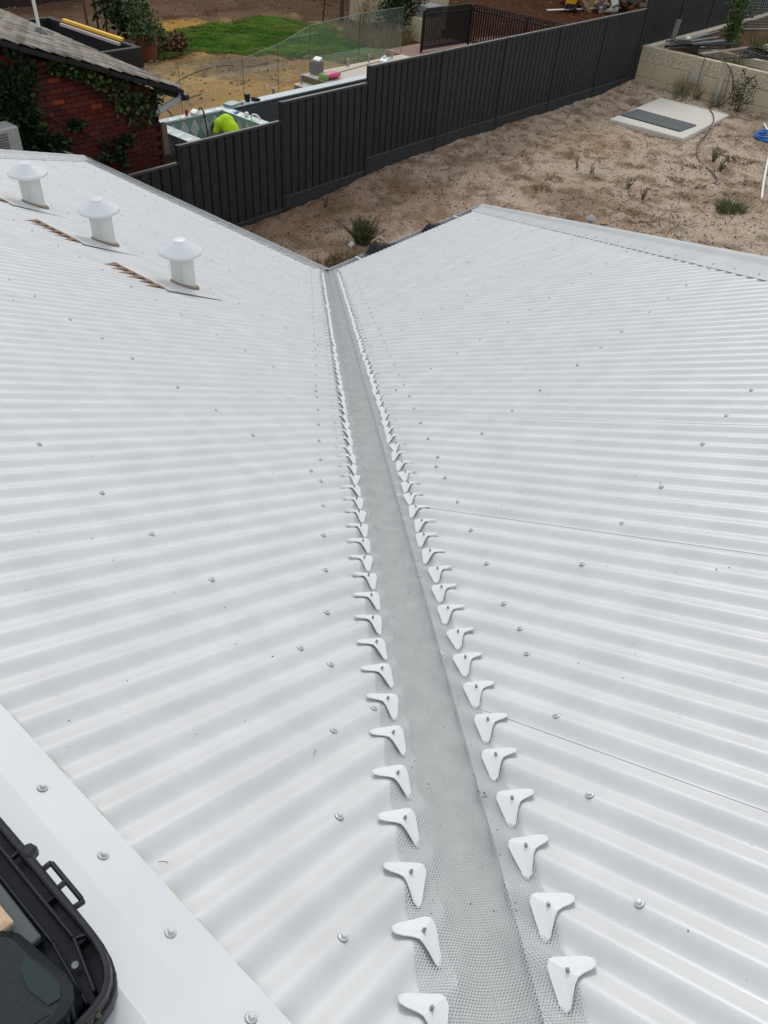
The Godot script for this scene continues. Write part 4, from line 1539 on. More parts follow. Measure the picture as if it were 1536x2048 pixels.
	var pst := MB.new()
	pst.bar(Vector3(22.35, -1.0, -5.7), Vector3(22.6, -0.30, -5.75), 0.16, 0.03, 0.004, Vector3.RIGHT)
	tag(put("paling", pst, worn(mat(srgb(150, 146, 136), 0.9), 0.05, 0.7, 2.0, 95)), "grey paling sticking up behind the scrap heap", "paling")
	var hc := MB.new()
	for k in 5:
		var loop := PackedVector3Array()
		for i in 25:
			var an := TAU * i / 24.0
			var rr := 0.42 + 0.07 * sin(an * 2 + k) + 0.02 * k
			loop.append(Vector3(23.0 + rr * 1.1 * cos(an), -0.92 + 0.035 * k + 0.02 * sin(an * 3 + k), -3.15 + rr * 0.9 * sin(an) + 0.04 * k))
		hc.tube(loop, 0.022, 7, false)
	tag(put("hose_coil", hc, M.hose), "coil of dark grey hose on the limestone bed beside the scrap heap", "hose")
	var ws := MB.new()
	ws.box(Transform3D(Basis.from_euler(Vector3(0.1, 0.4, 0.1)), Vector3(23.7, -0.95, -2.45)), Vector3(0.5, 0.2, 0.26), 0.08)
	tag(put("rock", ws, worn(mat(srgb(190, 178, 158), 0.95), 0.05, 0.7, 2.0, 96)), "pale rock on the upper bed beside white flowers", "rock")
	# wire mesh gate panel at the far right
	var gp_ := thing("mesh_panel", Vector3(28, -1.0, -5.2), "grey wire mesh panel leaning near the fence at the top right corner", "fence panel")
	var A := Vector3(27.6, -0.98, -5.35)
	var B := Vector3(29.9, -0.98, -4.1)
	var U := Vector3(0.25, 1.7, -0.15)
	var fr := MB.new()
	for e in [[A, B], [A + U, B + U], [A, A + U], [B, B + U]]:
		fr.tube(PackedVector3Array([e[0], e[1]]), 0.025, 8)
	put("frame", fr, mat(srgb(150, 154, 156), 0.5, 0.3), gp_)
	var wr := MB.new()
	for i in 26:
		var f := i / 25.0
		wr.tube(PackedVector3Array([A.lerp(B, f), A.lerp(B, f) + U]), 0.006, 4, false)
	for i in 20:
		var f := i / 19.0
		wr.tube(PackedVector3Array([A + U * f, B + U * f]), 0.006, 4, false)
	put("wires", wr, mat(srgb(140, 144, 146), 0.5, 0.3), gp_).set_meta("kind", "stuff")
	at_base(gp_, Vector3(28, -1.0, -5.2))

# ------------------------------------------------------------------ plants
func tuft(p: Vector3, n: int, h: float, spread: float, w: float, bend: float, c1: Color, c2: Color, upright := 0.5) -> MB:
	var mb := MB.new()
	for i in n:
		var an := R(0, TAU)
		var r := spread * sqrt(rng.randf()) * 0.5
		var b := p + Vector3(cos(an) * r, 0, sin(an) * r)
		var out := Vector3(cos(an), 0, sin(an)) * R(0.0, 1.0) * (1.0 - upright)
		var d := (Vector3.UP + out + Vector3(R(-0.15, 0.15), 0, R(-0.15, 0.15))).normalized()
		var side := d.cross(Vector3(R(-1, 1), R(-0.2, 0.2), R(-1, 1))).normalized()
		mb.col = c1.lerp(c2, rng.randf())
		mb.blade(b, d, side, h * R(0.5, 1.1), w * R(0.6, 1.2), bend)
	return mb

func stalk_weed(p: Vector3, n: int, h: float, leaf: float, c1: Color, c2: Color, stem: Color) -> MB:
	var mb := MB.new()
	for i in n:
		var an := R(0, TAU)
		var lean := R(0.05, 0.55)
		var q := p + Vector3(cos(an), 0, sin(an)) * 0.02
		var d := Vector3(cos(an) * lean, 1, sin(an) * lean).normalized()
		var path := PackedVector3Array([q])
		var L := h * R(0.55, 1.05)
		for k in 4:
			q += d * L * 0.25
			d = (d + Vector3(R(-0.15, 0.15), 0.05, R(-0.15, 0.15))).normalized()
			path.append(q)
		mb.col = stem
		mb.tube(path, [0.007, 0.006, 0.005, 0.004, 0.002], 4, false)
		for k in int(L / 0.035):
			var f := R(0.15, 1.0) * 4.0
			var i0 := mini(int(f), 3)
			var c := path[i0].lerp(path[i0 + 1], f - i0)
			var ld := Vector3(R(-1, 1), R(0.0, 0.9), R(-1, 1)).normalized()
			mb.col = c1.lerp(c2, rng.randf())
			mb.blade(c, ld, ld.cross(Vector3(R(-1, 1), 1, R(-1, 1))).normalized(), leaf * R(0.6, 1.2), leaf * 0.17, 0.25)
	return mb

func leaf_mesh() -> ArrayMesh:
	if not shared.has("leaf"):
		var mb := MB.new()
		mb.quad(Vector3(0, 0, 0), Vector3(0.34, 0.05, 0.45), Vector3(0, 0, 1), Vector3(0, -0.03, 0.5))
		mb.quad(Vector3(0, 0, 0), Vector3(0, -0.03, 0.5), Vector3(0, 0, 1), Vector3(-0.34, 0.05, 0.45))
		shared.leaf = mb.mesh()
	return shared.leaf

func foliage(called: String, lumps: Array, n: int, size: float, cols: Array, parent: Node) -> MultiMeshInstance3D:
	# leaves spread through the shells of several lumps [centre, radii]
	var xs := []
	var cs := []
	for i in n:
		var l: Array = lumps[rng.randi() % lumps.size()]
		var d := Vector3(R(-1, 1), R(-1, 1), R(-1, 1))
		if d.length() > 1.0 or d.length() < 0.05:
			continue
		d = d.normalized() * pow(rng.randf(), 0.45)
		var r: Vector3 = l[1]
		var p: Vector3 = l[0] + d * r
		if noise2.get_noise_3d(p.x * 2.2, p.y * 2.2, p.z * 2.2) < -0.16:
			continue
		var o := (d * Vector3(1, 0.7, 1) + Vector3(R(-0.8, 0.8), R(-0.5, 0.9), R(-0.8, 0.8))).normalized()
		var sd := o.cross(Vector3(R(-1, 1), R(-1, 1), R(-1, 1))).normalized()
		var s := size * R(0.6, 1.25)
		xs.append(Transform3D(Basis(sd * s, o.cross(sd) * s * -1.0, o * s), p))
		var c: Color = cols[rng.randi() % cols.size()]
		cs.append(c.lerp(cols[0], R(0, 0.4)))
	return many(called, leaf_mesh(), M.leafy, xs, cs, parent)

func plants() -> void:
	var g1 := lin(74, 84, 58)
	var g2 := lin(104, 104, 72)
	var ol := lin(106, 96, 52)
	var ol2 := lin(78, 74, 44)
	var br := lin(112, 88, 66)
	var dk := lin(70, 62, 50)
	# the feathery bush beside the gutter
	var b := thing("feathery_bush", Vector3(5.32, yard_y(5.32, -4.05), -4.05), "large grey green feathery bush on the sand beyond the open gutter", "bush")
	var p := b.position
	var st := MB.new()
	var fl := MB.new()
	for i in 95:
		var an := R(0, TAU)
		var lean := R(0.05, 0.95)
		var d := Vector3(cos(an) * lean, 1.0, sin(an) * lean).normalized()
		var q := p + Vector3(R(-0.12, 0.12), 0, R(-0.12, 0.12))
		var path := PackedVector3Array([q])
		var L := R(0.22, 0.58)
		for k in 4:
			q += d * L * 0.25
			d = (d + Vector3(R(-0.1, 0.1), -0.04, R(-0.1, 0.1))).normalized()
			path.append(q)
		st.col = lin(86, 74, 58)
		st.tube(path, [0.010, 0.008, 0.006, 0.004, 0.002], 4, false)
		for k in 70:
			var f := R(0.1, 1.0) * 4.0
			var i0 := mini(int(f), 3)
			var c := path[i0].lerp(path[i0 + 1], f - i0)
			var ld := (d + Vector3(R(-0.9, 0.9), R(-0.1, 0.6), R(-0.9, 0.9))).normalized()
			fl.col = lin(66, 78, 52).lerp(lin(134, 138, 104), rng.randf())
			fl.blade(c, ld, ld.cross(Vector3(R(-1, 1), 0.6, R(-1, 1))).normalized(), R(0.05, 0.10), 0.006, 0.15)
	put("stems", st, M.dry, b)
	put("foliage", fl, M.leafy, b)
	at_base(b, p)
	# low weeds and tufts
	var list := [
		[3.95, -3.90, "t", 340, 0.26, 0.6, "dark green grass tuft at the fork of the two gutters, left half"], [4.45, -3.75, "t", 360, 0.24, 0.75, "olive grass tuft at the fork of the two gutters, right half"],
		[5.95, -5.75, "s", 7, 0.30, 0.0, "thin green weed at the foot of the second fence panel"],
		[12.18, -3.06, "s", 4, 0.42, 1.0, "spindly bare weed alone on the open sand, left of a pair"], [12.24, -2.70, "s", 5, 0.30, 1.0, "short forked dry weed next to the spindly one"],
		[11.92, -1.54, "s", 8, 0.48, 0.0, "grey green forked weed in mid yard"], [11.55, -0.96, "s", 9, 0.34, 1.0, "brown tangled weed right of the grey green forked one"],
		[12.44, -0.43, "t", 160, 0.15, 0.5, "low straw coloured grass tuft below the hose end"], [14.79, -1.17, "t", 200, 0.12, 0.45, "low olive tuft in the crook of the hose"],
		[15.64, -0.98, "s", 12, 0.50, 0.0, "upright grey green weed right beside the hose bend"], [15.10, -0.55, "s", 12, 0.36, 0.0, "sprawling grey green weed right of the hose bend"],
		[16.36, -0.55, "t", 420, 0.15, 0.85, "wide olive moss-like tuft between hose and white pipe"], [17.75, -0.63, "d", 110, 0.16, 0.7, "dry pinkish weed patch near the blue hose"],
		[10.97, -3.05, "t", 220, 0.14, 0.6, "olive tuft on the sand right of the gutter corner"], [10.19, -2.85, "t", 230, 0.13, 0.6, "dark olive tuft just beyond the roof corner"],
		[12.64, 0.72, "g", 420, 0.30, 0.62, "bushy green plant on the sand near the white pipe's end"], [14.71, 0.60, "d", 60, 0.12, 0.4, "brown dead weed under the white pipe"],
		[14.68, 0.25, "s", 3, 0.24, 1.0, "tiny dry sprout left of the white pipe"], [13.55, -1.05, "d", 120, 0.10, 0.45, "reddish brown dead clump by the hose end"],
		[10.09, -0.55, "t", 70, 0.10, 0.25, "small green tuft near the roof hip"], [13.2, -3.4, "s", 3, 0.26, 1.0, "small dry sprig near the fence side of the slab"],
		[19.75, -5.6, "d", 80, 0.14, 0.8, "dead grass clump where fence and limestone wall meet"], [9.2, -4.7, "t", 40, 0.16, 0.3, "thin green tuft at the foot of the fourth fence panel"],
		[11.0, 0.25, "d", 130, 0.12, 0.7, "dry brown weed patch beyond the roof hip"], [13.6, -0.75, "d", 90, 0.12, 0.5, "straw clump just left of the hose end"]]
	for q in list:
		var c := Vector3(q[0], yard_y(q[0], q[1]) - 0.005, q[1])
		var mb: MB
		match q[2]:
			"t":
				mb = tuft(c, int(q[3] * 0.7), q[4] * 0.75, q[5] * 0.85, 0.007, 0.5, ol2, lin(136, 118, 78), 0.3)
			"g":
				mb = tuft(c, q[3], q[4], q[5], 0.010, 0.25, lin(84, 96, 66), lin(130, 138, 100), 0.3)
			"d":
				mb = tuft(c, q[3], q[4], q[5], 0.006, 0.8, br, lin(142, 116, 90), 0.15)
			_:
				mb = stalk_weed(c, q[3], q[4] * 0.85, 0.075, g1 if q[5] < 0.5 else lin(104, 92, 74), g2 if q[5] < 0.5 else lin(140, 116, 92), lin(96, 84, 68))
		tag(put("weed", mb, M.leafy if q[2] != "d" else M.dry), q[6], "weed", "weeds on the yard's sand")
	# by the limestone wall
	var wx := 20.85
	tag(put("tall_weed", tuft(Vector3(wx - 0.05, -2.05, -4.32), 120, 0.72, 0.55, 0.007, 0.15, lin(92, 92, 66), lin(140, 132, 104), 0.72), M.leafy), "tall dry grassy weed against the limestone wall, leftmost clump", "weed")
	tag(put("tall_weed", tuft(Vector3(wx, -2.05, -3.78), 36, 0.60, 0.2, 0.007, 0.1, lin(84, 76, 56), lin(122, 108, 80), 0.8), M.dry), "narrow brown weed between the leaning stake and the pipe stub", "weed")
	tag(put("tall_weed", tuft(Vector3(wx - 0.06, -2.05, -3.15), 46, 0.60, 0.35, 0.007, 0.1, lin(76, 84, 56), lin(118, 112, 82), 0.8), M.leafy), "dark grass blades growing round the whitish pipe stub", "weed")
	var sh := thing("shrub", Vector3(20.7, -2.05, -2.35), "dark leafy shrub with round leaves against the limestone wall under the hose loop", "shrub")
	var stems := MB.new()
	var lumps := []
	for i in 8:
		var tip := sh.position + Vector3(R(-0.30, 0.15), R(0.5, 1.15), R(-0.42, 0.35))
		stems.col = lin(80, 64, 46)
		stems.tube(curve([sh.position, sh.position.lerp(tip, 0.5) + Vector3(R(-0.1, 0.1), 0.05, R(-0.1, 0.1)), tip], 4), 0.008, 5, false)
		lumps.append([sh.position.lerp(tip, 0.85), Vector3(0.14, 0.20, 0.16)])
		lumps.append([sh.position.lerp(tip, 0.4), Vector3(0.20, 0.22, 0.24)])
	put("stems", stems, M.dry, sh)
	foliage("foliage", lumps, 1500, 0.062, [lin(52, 62, 36), lin(78, 86, 46), lin(64, 66, 36), lin(40, 46, 30)], sh)
	at_base(sh, Vector3(20.7, -2.05, -2.35))
	var tp := thing("tall_plant", Vector3(23.6, -1.0, -4.25), "tall leafy green weed rising in front of the far dark fence, top right", "plant")
	var ts := MB.new()
	var tl := []
	for i in 9:
		var tip := Vector3(23.9 + R(-0.35, 0.45), 0.55 + R(-0.5, 0.25), -4.35 + R(-0.4, 0.4))
		ts.col = lin(76, 80, 48)
		ts.tube(curve([Vector3(23.55 + R(-0.08, 0.08), -1.05, -4.25 + R(-0.08, 0.08)), Vector3(23.6, -0.3, -4.3) + Vector3(R(-0.15, 0.15), 0, R(-0.15, 0.15)), tip], 5), 0.010, 5, false)
		for k in 4:
			tl.append([Vector3(23.55, -1.0, -4.25).lerp(tip, 0.35 + 0.2 * k), Vector3(0.15, 0.20, 0.15)])
	put("stems", ts, M.dry, tp)
	foliage("foliage", tl, 2200, 0.10, [lin(58, 84, 34), lin(84, 112, 48), lin(46, 66, 32)], tp)
	at_base(tp, Vector3(23.6, -1.0, -4.25))
	for i in 7:
		var c := Vector3(R(23.8, 27.0), -1.03, R(-4.6, -2.0))
		if i == 0:
			c = Vector3(22.1, -1.2, -3.45)
		tag(put("bed_weed", tuft(c, 90, R(0.4, 0.8), 0.8, 0.012, 0.25, lin(74, 86, 46), lin(124, 120, 78), 0.5), M.leafy), ["green weed growing out of the lower limestone bed behind the hose", "grassy green weeds behind the scrap heap on the upper bed", "tall straw grass on the upper bed beside the mesh panel", "olive grass clump on the upper bed by the pale rock", "green grass clump right of the tall leafy weed", "pale grass tuft near the white flowers", "loose grass clump at the far end of the upper bed"][i], "weed", "weeds on the limestone beds")
	var wf := MB.new()
	for i in 40:
		wf.box(Transform3D(random_turn(), Vector3(23.85 + R(-0.35, 0.35), -0.72 + R(-0.12, 0.08), -2.9 + R(-0.2, 0.2))), Vector3(0.06, 0.012, 0.05), 0.004)
	tag(put("flowers", wf, M.white), "cluster of small white flowers on the upper limestone bed", "flowers")

# ------------------------------------------------------------------ the neighbour's brick house
const BZ := -7.6
func brick_house() -> void:
	var h := thing("brick_house", Vector3(1.0, -2.4, BZ), "dark red brick house gable with weathered grey tiled roof, overgrown with ivy", "house")
	var cx := 3.24
	var verge := func(x: float) -> float: return 1.2286 - 0.349 * x
	var core := MB.new()
	var op := PackedVector2Array([Vector2(-4.0, -2.6), Vector2(cx - 0.012, -2.6), Vector2(cx - 0.012, verge.call(cx) - 0.16), Vector2(-4.0, verge.call(-4.0) - 0.16)])
	core.prism(op, Transform3D(Basis(), Vector3(0, 0, BZ - 6.0)), 5.985)
	put("wall", core, worn(mat(srgb(70, 36, 32), 0.95, 0.0, 0.2), 0.06, 0.6, 2.0, 100), h)
	# bricks: the ones in view singly, the rest joined
	var bm := []
	for i in 3:
		var mb := MB.new()
		mb.box(Transform3D(), Vector3(0.230, 0.076, 0.05), 0.005)
		bm.append(mb.mesh())
	var mats := []
	for c in [[104, 54, 47], [114, 58, 49], [92, 48, 45], [122, 64, 51], [158, 82, 50], [102, 60, 54], [108, 52, 45]]:
		mats.append(worn(mat(srgb(c[0], c[1], c[2]), 0.9, 0.0, 0.25), 0.05, 0.68, 2.2, 101 + mats.size(), 0.5))
	var rest := MB.new()
	var spots := []
	for r in 45:
		var y := -2.55 + r * 0.086
		for k in 32:
			var x := cx - 0.115 - k * 0.24 - (0.12 if r % 2 == 1 else 0.0)
			if y + 0.05 > verge.call(x + 0.115) - 0.10 or x < -3.8:
				continue
			# the slice of wall that shows above the near roof
			var seen: float = y - (0.02 - 0.40 * (x - 0.2))
			spots.append([seen if seen < 0 or x < -0.6 else 10.0 - absf(seen) * 0.01, x, y])
	spots.sort_custom(func(p, q): return p[0] > q[0])
	for i in spots.size():
		var x: float = spots[i][1]
		var y: float = spots[i][2]
		var t := Transform3D(Basis.from_euler(Vector3(R(-0.02, 0.02), R(-0.012, 0.012), R(-0.006, 0.006))), Vector3(x + R(-0.002, 0.002), y, BZ - 0.022 + R(-0.003, 0.003)))
		if i < 300:
			var pick := rng.randi() % 7
			if pick == 4 and rng.randf() < 0.8:
				pick = 0
			put_m("brick", bm[i % 3], mats[pick], h, t)
		else:
			rest.box(t, Vector3(0.230, 0.076, 0.05))
	put("bricks", rest, mats[0], h).set_meta("kind", "stuff")
	# roof: the slope falls to the right; tile rows lie along the verge, each tile with its butt edge
	var deck := MB.new()
	var S := func(u: float, w: float, e: float) -> Vector3:      # u along the slope from the eave, w back from the verge
		var x := 3.70 - u * 0.944
		return Vector3(x + e * 0.33, verge.call(x) + 0.045 * w + e * 0.944, BZ + 0.30 - w)
	deck.quad(S.call(0.02, 0.02, -0.02), S.call(0.02, 6.4, -0.02), S.call(8.0, 6.4, -0.02), S.call(8.0, 0.02, -0.02))
	deck.quad(S.call(0.02, 0.02, -0.06), S.call(8.0, 0.02, -0.06), S.call(8.0, 6.4, -0.06), S.call(0.02, 6.4, -0.06))
	put("roof", deck, mat(srgb(60, 56, 52), 0.9), h)
	var tm := MB.new()
	tm.box(Transform3D(), Vector3(0.335, 0.022, 0.235), 0.004)
	var tmesh := tm.mesh()
	var tmats := []
	for c in [[210, 199, 186], [220, 210, 198], [190, 180, 168], [228, 220, 210], [174, 164, 154]]:
		tmats.append(worn(mat(srgb(c[0], c[1], c[2]), 0.95, 0.0, 0.2), 0.03, 0.66, 1.8, 120 + tmats.size(), 0.5))
	var tsp := []
	for i in 26:
		for j in 28:
			var u := 0.12 + i * 0.27
			var w := 0.11 + j * 0.222
			tsp.append([u * 0.35 + w * 0.6 - (6.0 if u < 4.6 and w < 4.6 else 0.0), u, w, j])
	tsp.sort_custom(func(p, q): return p[0] < q[0])
	var xr := []
	for i in tsp.size():
		var u: float = tsp[i][1] + (0.13 if int(tsp[i][3]) % 2 == 0 else 0.0)
		var w: float = tsp[i][2]
		var p: Vector3 = S.call(u, w, 0.012 + R(-0.003, 0.004))
		var b := Basis(Vector3(0.944, -0.33, 0), Vector3(0.33, 0.944, 0), Vector3(0, 0, 1)) * Basis.from_euler(Vector3(R(-0.01, 0.01) - 0.06, R(-0.03, 0.03), -0.075 + R(-0.015, 0.015)))
		if i < 300:
			put_m("roof_tile", tmesh, tmats[rng.randi() % 5], h, Transform3D(b, p))
		else:
			xr.append(Transform3D(b, p))
	many("roof_tiles", tmesh, tmats[0], xr, [], h)
	# stepped verge: dark battens and undercloak under the overhanging edge
	for k in 9:
		var vb := MB.new()
		var u0 := 0.05 + k * 0.82
		vb.bar(S.call(u0, 0.01, -0.05 - 0.012 * (k % 2)), S.call(u0 + 0.80, 0.01, -0.05 - 0.012 * (k % 2)), 0.05, 0.075, 0.006)
		put("verge_board", vb, worn(mat(srgb(40, 36, 34), 0.9), 0.05, 0.6, 3.0, 130), h)
	var fa := MB.new()
	fa.bar(S.call(0.04, 0.0, -0.12), S.call(0.04, 6.3, -0.12), 0.03, 0.16, 0.004)
	fa.bar(S.call(0.10, 0.12, -0.13), S.call(0.62, 0.12, -0.13), 0.05, 0.12, 0.006)
	put("fascia", fa, mat(srgb(34, 31, 30), 0.8), h)
	# gutter end and downpipe
	var gu := MB.new()
	gu.bar(S.call(-0.10, 0.05, -0.13), S.call(-0.10, 6.3, -0.13), 0.11, 0.10, 0.012)
	put("eave_gutter", gu, mat(srgb(54, 50, 50), 0.6), h)
	var dp := MB.new()
	var dpp := [Vector3(3.64, -0.08, BZ + 0.22), Vector3(3.62, -0.20, BZ + 0.21), Vector3(3.10, -0.36, BZ + 0.20), Vector3(3.08, -0.44, BZ + 0.12)]
	for i in 3:
		dp.bar(dpp[i], dpp[i + 1], 0.09, 0.07, 0.01, Vector3(0.3, 0.2, 1))
	put("downpipe", dp, worn(mat(srgb(196, 198, 200), 0.6), 0.04, 0.75, 2.0, 131), h)
	var lp := MB.new()
	lp.box(Transform3D(Basis(), Vector3(3.31, -0.95, BZ - 0.02)), Vector3(0.13, 0.60, 0.10), 0.015)
	put("meter_box", lp, worn(mat(srgb(142, 130, 106), 0.9), 0.05, 0.7, 2.0, 132), h)
	# the white vent pole and its flashing on the roof, and a bit of pale pipe by the eave
	var pb: Vector3 = S.call(1.30, 2.75, 0.02)
	var po := MB.new()
	po.tube(PackedVector3Array([pb + Vector3(0, -0.05, 0), pb + Vector3(-0.02, 1.5, 0.0)]), 0.032, 10)
	put("vent_pole", po, mat(srgb(206, 206, 200), 0.6), h)
	var pf := MB.new()
	pf.lathe(up_at(pb + Vector3(0, -0.02, 0)), [Vector2(0.13, 0), Vector2(0.12, 0.05), Vector2(0.05, 0.13), Vector2(0.03, 0.14)], 12)
	put("pole_flashing", pf, mat(srgb(96, 96, 94), 0.7), h)
	at_base(h, Vector3(1.0, -2.4, BZ))
	# ivy: two masses and a creeper
	var iv := thing("ivy", Vector3(0.5, -1.0, BZ + 0.05), "dark green ivy climbing the left part of the brick gable", "ivy")
	var st := MB.new()
	st.col = lin(70, 56, 42)
	for k in 6:
		var pts := []
		for s in 7:
			pts.append(Vector3(R(-0.25, 0.75) - 0.1 * s * 0.3, -1.2 + s * 0.33, BZ + 0.03 + R(0, 0.03)))
		st.tube(curve(pts, 3), 0.012, 5, false)
	put("stems", st, M.dry, iv)
	var greens := [lin(30, 46, 28), lin(44, 62, 34), lin(60, 84, 42), lin(24, 36, 24)]
	foliage("foliage", [[Vector3(0.25, 0.55, BZ + 0.10), Vector3(0.62, 0.50, 0.13)], [Vector3(0.28, 0.1, BZ + 0.10), Vector3(0.48, 0.55, 0.14)], [Vector3(0.42, -0.35, BZ + 0.10), Vector3(0.50, 0.50, 0.15)], [Vector3(0.70, -0.62, BZ + 0.10), Vector3(0.50, 0.35, 0.15)], [Vector3(-0.35, 0.65, BZ + 0.10), Vector3(0.5, 0.6, 0.14)]], 9500, 0.115, greens, iv)
	at_base(iv, Vector3(0.5, -1.0, BZ + 0.05))
	var iv2 := thing("ivy", Vector3(2.6, -0.3, BZ + 0.05), "bright green ivy hanging under the tiled verge towards the downpipe", "ivy")
	var l2 := []
	for k in 13:
		var x := 1.25 + k * 0.155
		var dr := 0.07 + 0.30 * smoothstep(1.7, 2.6, x) * (1.0 - 0.5 * smoothstep(2.95, 3.2, x))
		l2.append([Vector3(x, verge.call(x) - 0.12 - dr, BZ + 0.10), Vector3(0.15, dr + 0.05, 0.10)])
	var s2 := MB.new()
	s2.col = lin(70, 58, 44)
	s2.tube(curve([Vector3(1.1, 0.62, BZ + 0.03), Vector3(1.9, 0.36, BZ + 0.05), Vector3(2.5, 0.06, BZ + 0.05), Vector3(3.2, -0.25, BZ + 0.05), Vector3(3.45, -0.52, BZ + 0.14)], 5), 0.012, 5, false)
	put("stems", s2, M.dry, iv2)
	foliage("foliage", l2, 2600, 0.10, [lin(44, 62, 32), lin(72, 94, 46), lin(100, 118, 66), lin(34, 48, 28)], iv2)
	at_base(iv2, Vector3(2.6, -0.3, BZ + 0.05))
	var iv3 := thing("ivy", Vector3(1.9, -1.2, BZ + 0.05), "thin ivy runner trailing down across the brick wall to a low leafy clump", "ivy")
	var s3 := MB.new()
	s3.col = lin(78, 66, 50)
	s3.tube(curve([Vector3(0.75, 0.05, BZ + 0.03), Vector3(1.15, -0.28, BZ + 0.045), Vector3(1.55, -0.48, BZ + 0.04), Vector3(2.05, -0.82, BZ + 0.05), Vector3(2.5, -0.72, BZ + 0.04)], 6), 0.013, 5, false)
	put("stems", s3, M.dry, iv3)
	foliage("foliage", [[Vector3(2.0, -0.92, BZ + 0.08), Vector3(0.30, 0.20, 0.10)], [Vector3(2.15, -1.15, BZ + 0.08), Vector3(0.22, 0.25, 0.10)], [Vector3(2.38, -0.80, BZ + 0.07), Vector3(0.20, 0.07, 0.08)], [Vector3(1.35, -0.36, BZ + 0.06), Vector3(0.30, 0.05, 0.05)]], 1000, 0.10, greens, iv3)
	at_base(iv3, Vector3(1.9, -1.2, BZ + 0.05))
	# air conditioner outside unit
	var ac := thing("air_conditioner", Vector3(-0.62, -0.60, -6.95), "pale grey air conditioner outdoor unit at the left edge behind the roof", "air conditioner")
	var cb := MB.new()
	cb.abox(Vector3(-1.05, -0.62, -7.12), Vector3(-0.03, 0.06, -6.76), 0.02)
	put("casing", cb, worn(mat(srgb(176, 176, 172), 0.6), 0.02, 0.85, 1.5, 133), ac)
	var gr := MB.new()
	for k in 14:
		gr.abox(Vector3(-1.0, -0.55 + k * 0.040, -6.759), Vector3(-0.24, -0.532 + k * 0.040, -6.745), 0.002)
	put("grille", gr, mat(srgb(96, 96, 94), 0.6), ac)
	for x in [-0.9, -0.2]:
		var lg := MB.new()
		lg.abox(Vector3(x - 0.03, -2.5, -7.10), Vector3(x + 0.03, -0.621, -6.78), 0.005)
		put("leg", lg, mat(srgb(140, 140, 138), 0.6), ac)
	at_base(ac, Vector3(-0.62, -0.62, -6.95))
	# rubble at the foot of the corner
	for i in 6:
		var mb := MB.new()
		mb.box(Transform3D(random_turn(), Vector3(3.42 + 0.10 * i, -1.42 + R(-0.03, 0.05), -7.05 - R(0, 0.35))), Vector3(R(0.08, 0.22), R(0.05, 0.10), R(0.08, 0.16)), 0.012)
		tag(put("rubble_piece", mb, mat([srgb(176, 164, 150), srgb(108, 74, 60), srgb(206, 204, 198)][i % 3], 0.9)), ["pale broken tile", "brown brick fragment", "white broken tile", "second pale tile shard", "dark brick chip", "small white chip"][i] + " on the heap between brick corner and tiled pool", "rubble", "rubble beside the brick corner")
	var heap := MB.new()
	var hp := PackedVector3Array()
	for i in 9:
		for j in 9:
			var x := 3.2 + i * 0.115
			var z := -6.6 - j * 0.125
			hp.append(Vector3(x, -1.52 - 0.5 * pow(absf(j - 4) / 4.0, 2) - 0.18 * pow(absf(i - 4) / 4.0, 2) + 0.06 * noise2.get_noise_2d(x * 6, z * 6), z))
	heap.grid(hp, 9, 9, PackedColorArray(), true)
	tag(put("soil_heap", heap, worn(mat(srgb(96, 80, 66), 0.95), 0.08, 0.6, 3.0, 134, 0.8)), "low heap of soil between the brick corner and the tiled pool", "soil")

# ------------------------------------------------------------------ pool, spa, steps, glass fence
func diamonds(mbs: Array, o: Vector3, u: Vector3, w: Vector3, nn: Vector3, L: float, H: float, dx: float, dy: float, skew := 0.0) -> void:
	# rows of diamond tiles on a face: o corner, u along, w up; each of two colours; clipped to the face
	var face := PackedVector2Array([Vector2(0.004, 0.004), Vector2(L - 0.004, 0.004), Vector2(L - 0.004, H - 0.004), Vector2(0.004, H - 0.004)])
	for i in range(-1, int(L / dx) + 2):
		for j in range(-1, int(H / dy) * 2 + 3):
			var c := Vector2((i + (0.5 if j % 2 != 0 else 0.0)) * dx, j * dy * 0.5)
			var g := 0.006
			var d := PackedVector2Array([c + Vector2(dx * 0.5 - g, skew), c + Vector2(0, dy * 0.5 - g), c + Vector2(-dx * 0.5 + g, -skew), c + Vector2(0, -dy * 0.5 + g)])
			for p in Geometry2D.intersect_polygons(d, face):
				var k := absi(j) % 2
				var mb: MB = MB.new()
				mb.prism(p, Transform3D(Basis(u, w, nn), o), 0.004)
				mbs[k].append(mb)

